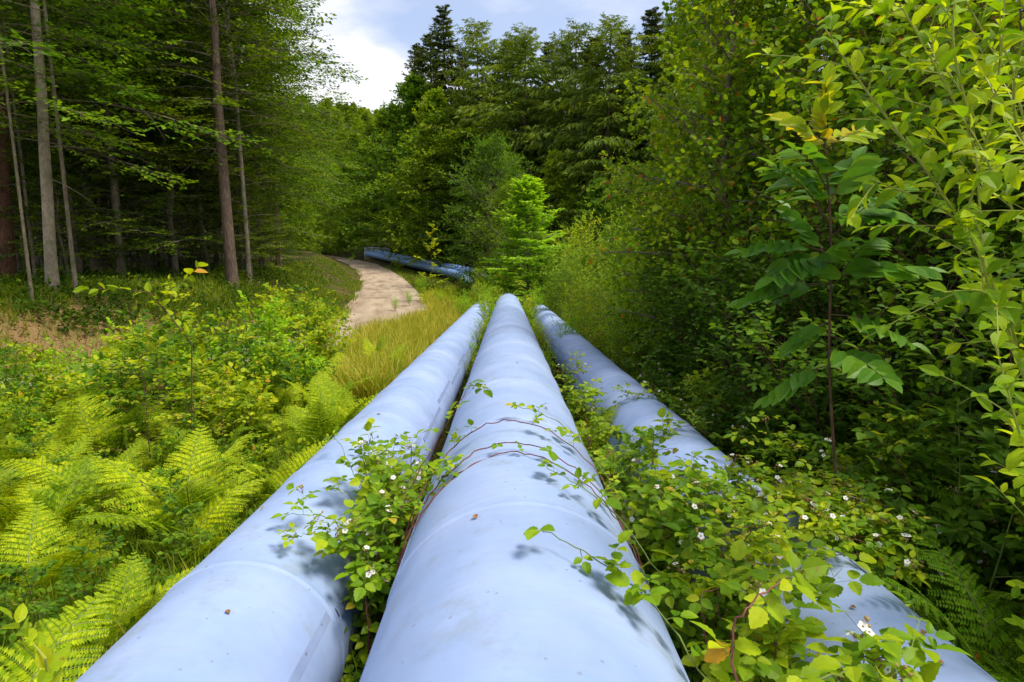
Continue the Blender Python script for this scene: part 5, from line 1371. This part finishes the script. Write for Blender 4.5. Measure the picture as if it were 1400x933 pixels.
grass('hedge_grass', 16000, lambda X, Y, r: (pd_(X, Y) > 2.15) & (pd_(X, Y) < 6) & (Y < 40), .2, .7, M['grass'], 46, 'grass at the foot of the hedge')


def undergrowth(name, n, f, h, ls, mat, seed, label, kk=6):
    rg = np.random.default_rng(seed); P = scatter_xy(n, f, rg); n = len(P)
    D = nrm(Z3 + rg.normal(0, .45, (n, 3))); L = rg.uniform(.4, 1, n) * h
    g = Geo(); tubes(g, P, P + D * L[:, None], .002, .001, 0, 1, 1)
    q = leaf_on(P, D, L, kk, rg, ang=1.0, size=ls, flat=2, tilt=.35, t0=.2); leaves(g, *q, T_leaf(.34, 3, .1, -.2))
    return tag(link(name, g.mesh(name, [mat, M['gstem']])), label, kind='stuff')


undergrowth('undergrowth', 9000, lambda X, Y, r: (pd_(X, Y) < -1.9) & (np.abs(rd(X, Y)) > RHW + .4) & (rd(X, Y) > -3) & (Y < 20) & (((X + 11.5) ** 2 + (Y - 15.5) ** 2 > 12) | (r.random(len(X)) < .4)), .45, .045, M['oak'], 51, 'low green herbs covering the ground under the ferns')
undergrowth('verge_weeds', 5000, lambda X, Y, r: (pd_(X, Y) < -1.9) & (rd(X, Y) > RHW + .2) & (Y > 6) & (Y < 34), .6, .055, M['yleaf'], 52, 'yellow green weeds on the slope down to the track')
undergrowth('hedge_undergrowth', 9000, lambda X, Y, r: (pd_(X, Y) > 2.15) & (pd_(X, Y) < 6) & (Y < 34), .7, .05, M['hedge'], 53, 'low leafy growth under and past the hedge')
undergrowth('forest_undergrowth', 9000, lambda X, Y, r: (rd(X, Y) < -RHW - 2) & (Y > 16) & (Y < 70) & (X > -60), .5, .12, M['beech'], 54, 'low plants on the forest floor', 5)
undergrowth('crest_weeds', 4500, lambda X, Y, r: (np.abs(pd_(X, Y)) < 5) & (Y > 32.5) & (Y < 46), .9, .1, M['yleaf'], 55, 'tall weeds growing where the pipes drop out of sight', 7)
rg = np.random.default_rng(57)
P = scatter_xy(9000, lambda X, Y, r: (rd(X, Y) < -RHW + .3) & (rd(X, Y) > -14) & (Y > 9) & (Y < 40), rg)
g = Geo(); d = rg.normal(0, 1, P.shape); d[:, 2] = 0
leaves(g, P + Z3 * .015, nrm(d), nrm(Z3 + rg.normal(0, .35, P.shape)), rg.uniform(.05, .11, len(P)), T_leaf(.32, 3, .15, -.2))
tag(link('leaf_litter', g.mesh('leaf_litter', M['litter'])), 'fallen brown leaves on the sandy bank and forest floor', kind='stuff')

# ------------------------------------------------------------------ light and sky
EL, AZ = R_(62), R_(104)
S = Vector((math.sin(AZ) * math.cos(EL), math.cos(AZ) * math.cos(EL), math.sin(EL)))
ld = bpy.data.lights.new('sun', 'SUN'); ld.energy = 4.3; ld.angle = R_(20.0); ld.color = (1.0, .93, .79)
lo = link('sun', ld); lo.rotation_euler = S.to_track_quat('Z', 'Y').to_euler()
w = bpy.data.worlds.new('World'); scene.world = w; w.use_nodes = True
SKYOFF = (4.2, 2.2, .73)
nt = w.node_tree; nt.nodes.clear(); L = nt.links.new
sky = node(nt, 'ShaderNodeTexSky', sky_type='NISHITA'); sky.sun_disc = False; sky.sun_elevation = EL; sky.sun_rotation = AZ
sky.air_density = 1.0; sky.dust_density = .9; sky.ozone_density = 1.6
tc = node(nt, 'ShaderNodeTexCoord')
mp = node(nt, 'ShaderNodeMapping'); mp.inputs['Scale'].default_value = (1.0, 1.0, 2.6); mp.inputs['Location'].default_value = SKYOFF; mp.inputs['Rotation'].default_value = (0, 0, R_(-9))
L(tc.outputs['Generated'], mp.inputs['Vector'])
nz = node(nt, 'ShaderNodeTexNoise'); nz.inputs['Scale'].default_value = 3.0; nz.inputs['Detail'].default_value = 9; nz.inputs['Roughness'].default_value = .52; nz.inputs['Distortion'].default_value = .25
L(mp.outputs[0], nz.inputs['Vector'])
rp = ramp(nt, [(.38, (.18, .18, .18)), (.48, (.5, .5, .5)), (.54, (.97, .97, .97)), (.62, (1, 1, 1))]); L(nz.outputs['Fac'], rp.inputs['Fac'])
n2 = node(nt, 'ShaderNodeTexNoise'); n2.inputs['Scale'].default_value = 5; n2.inputs['Detail'].default_value = 6; L(mp.outputs[0], n2.inputs['Vector'])
r2 = ramp(nt, [(.35, (5.2, 5.4, 6.1)), (.6, (6.6, 6.6, 6.7))]); L(n2.outputs['Fac'], r2.inputs['Fac'])
mx = node(nt, 'ShaderNodeMix', data_type='RGBA'); L(rp.outputs['Color'], mx.inputs['Factor'])
sb_ = node(nt, 'ShaderNodeMix', data_type='RGBA'); sb_.inputs['Factor'].default_value = .35; sb_.inputs['B'].default_value = (3.4, 4.2, 6.6, 1)   # thin high veil
L(sky.outputs[0], sb_.inputs['A']); L(sb_.outputs['Result'], mx.inputs['A']); L(r2.outputs['Color'], mx.inputs['B'])
bg = node(nt, 'ShaderNodeBackground'); bg.inputs['Strength'].default_value = .15; L(mx.outputs['Result'], bg.inputs['Color'])
wo = node(nt, 'ShaderNodeOutputWorld'); L(bg.outputs[0], wo.inputs['Surface'])

vs = scene.view_settings
vs.view_transform = 'Standard'; vs.look = 'None'; vs.gamma = 1; vs.use_curve_mapping = False; vs.exposure = .3
cy = scene.cycles
cy.max_bounces = 6; cy.diffuse_bounces = 3; cy.glossy_bounces = 2; cy.transmission_bounces = 4; cy.transparent_max_bounces = 4
cy.use_denoising = True; cy.use_adaptive_sampling = True; cy.adaptive_threshold = .02
cy.caustics_reflective = False; cy.caustics_refractive = False
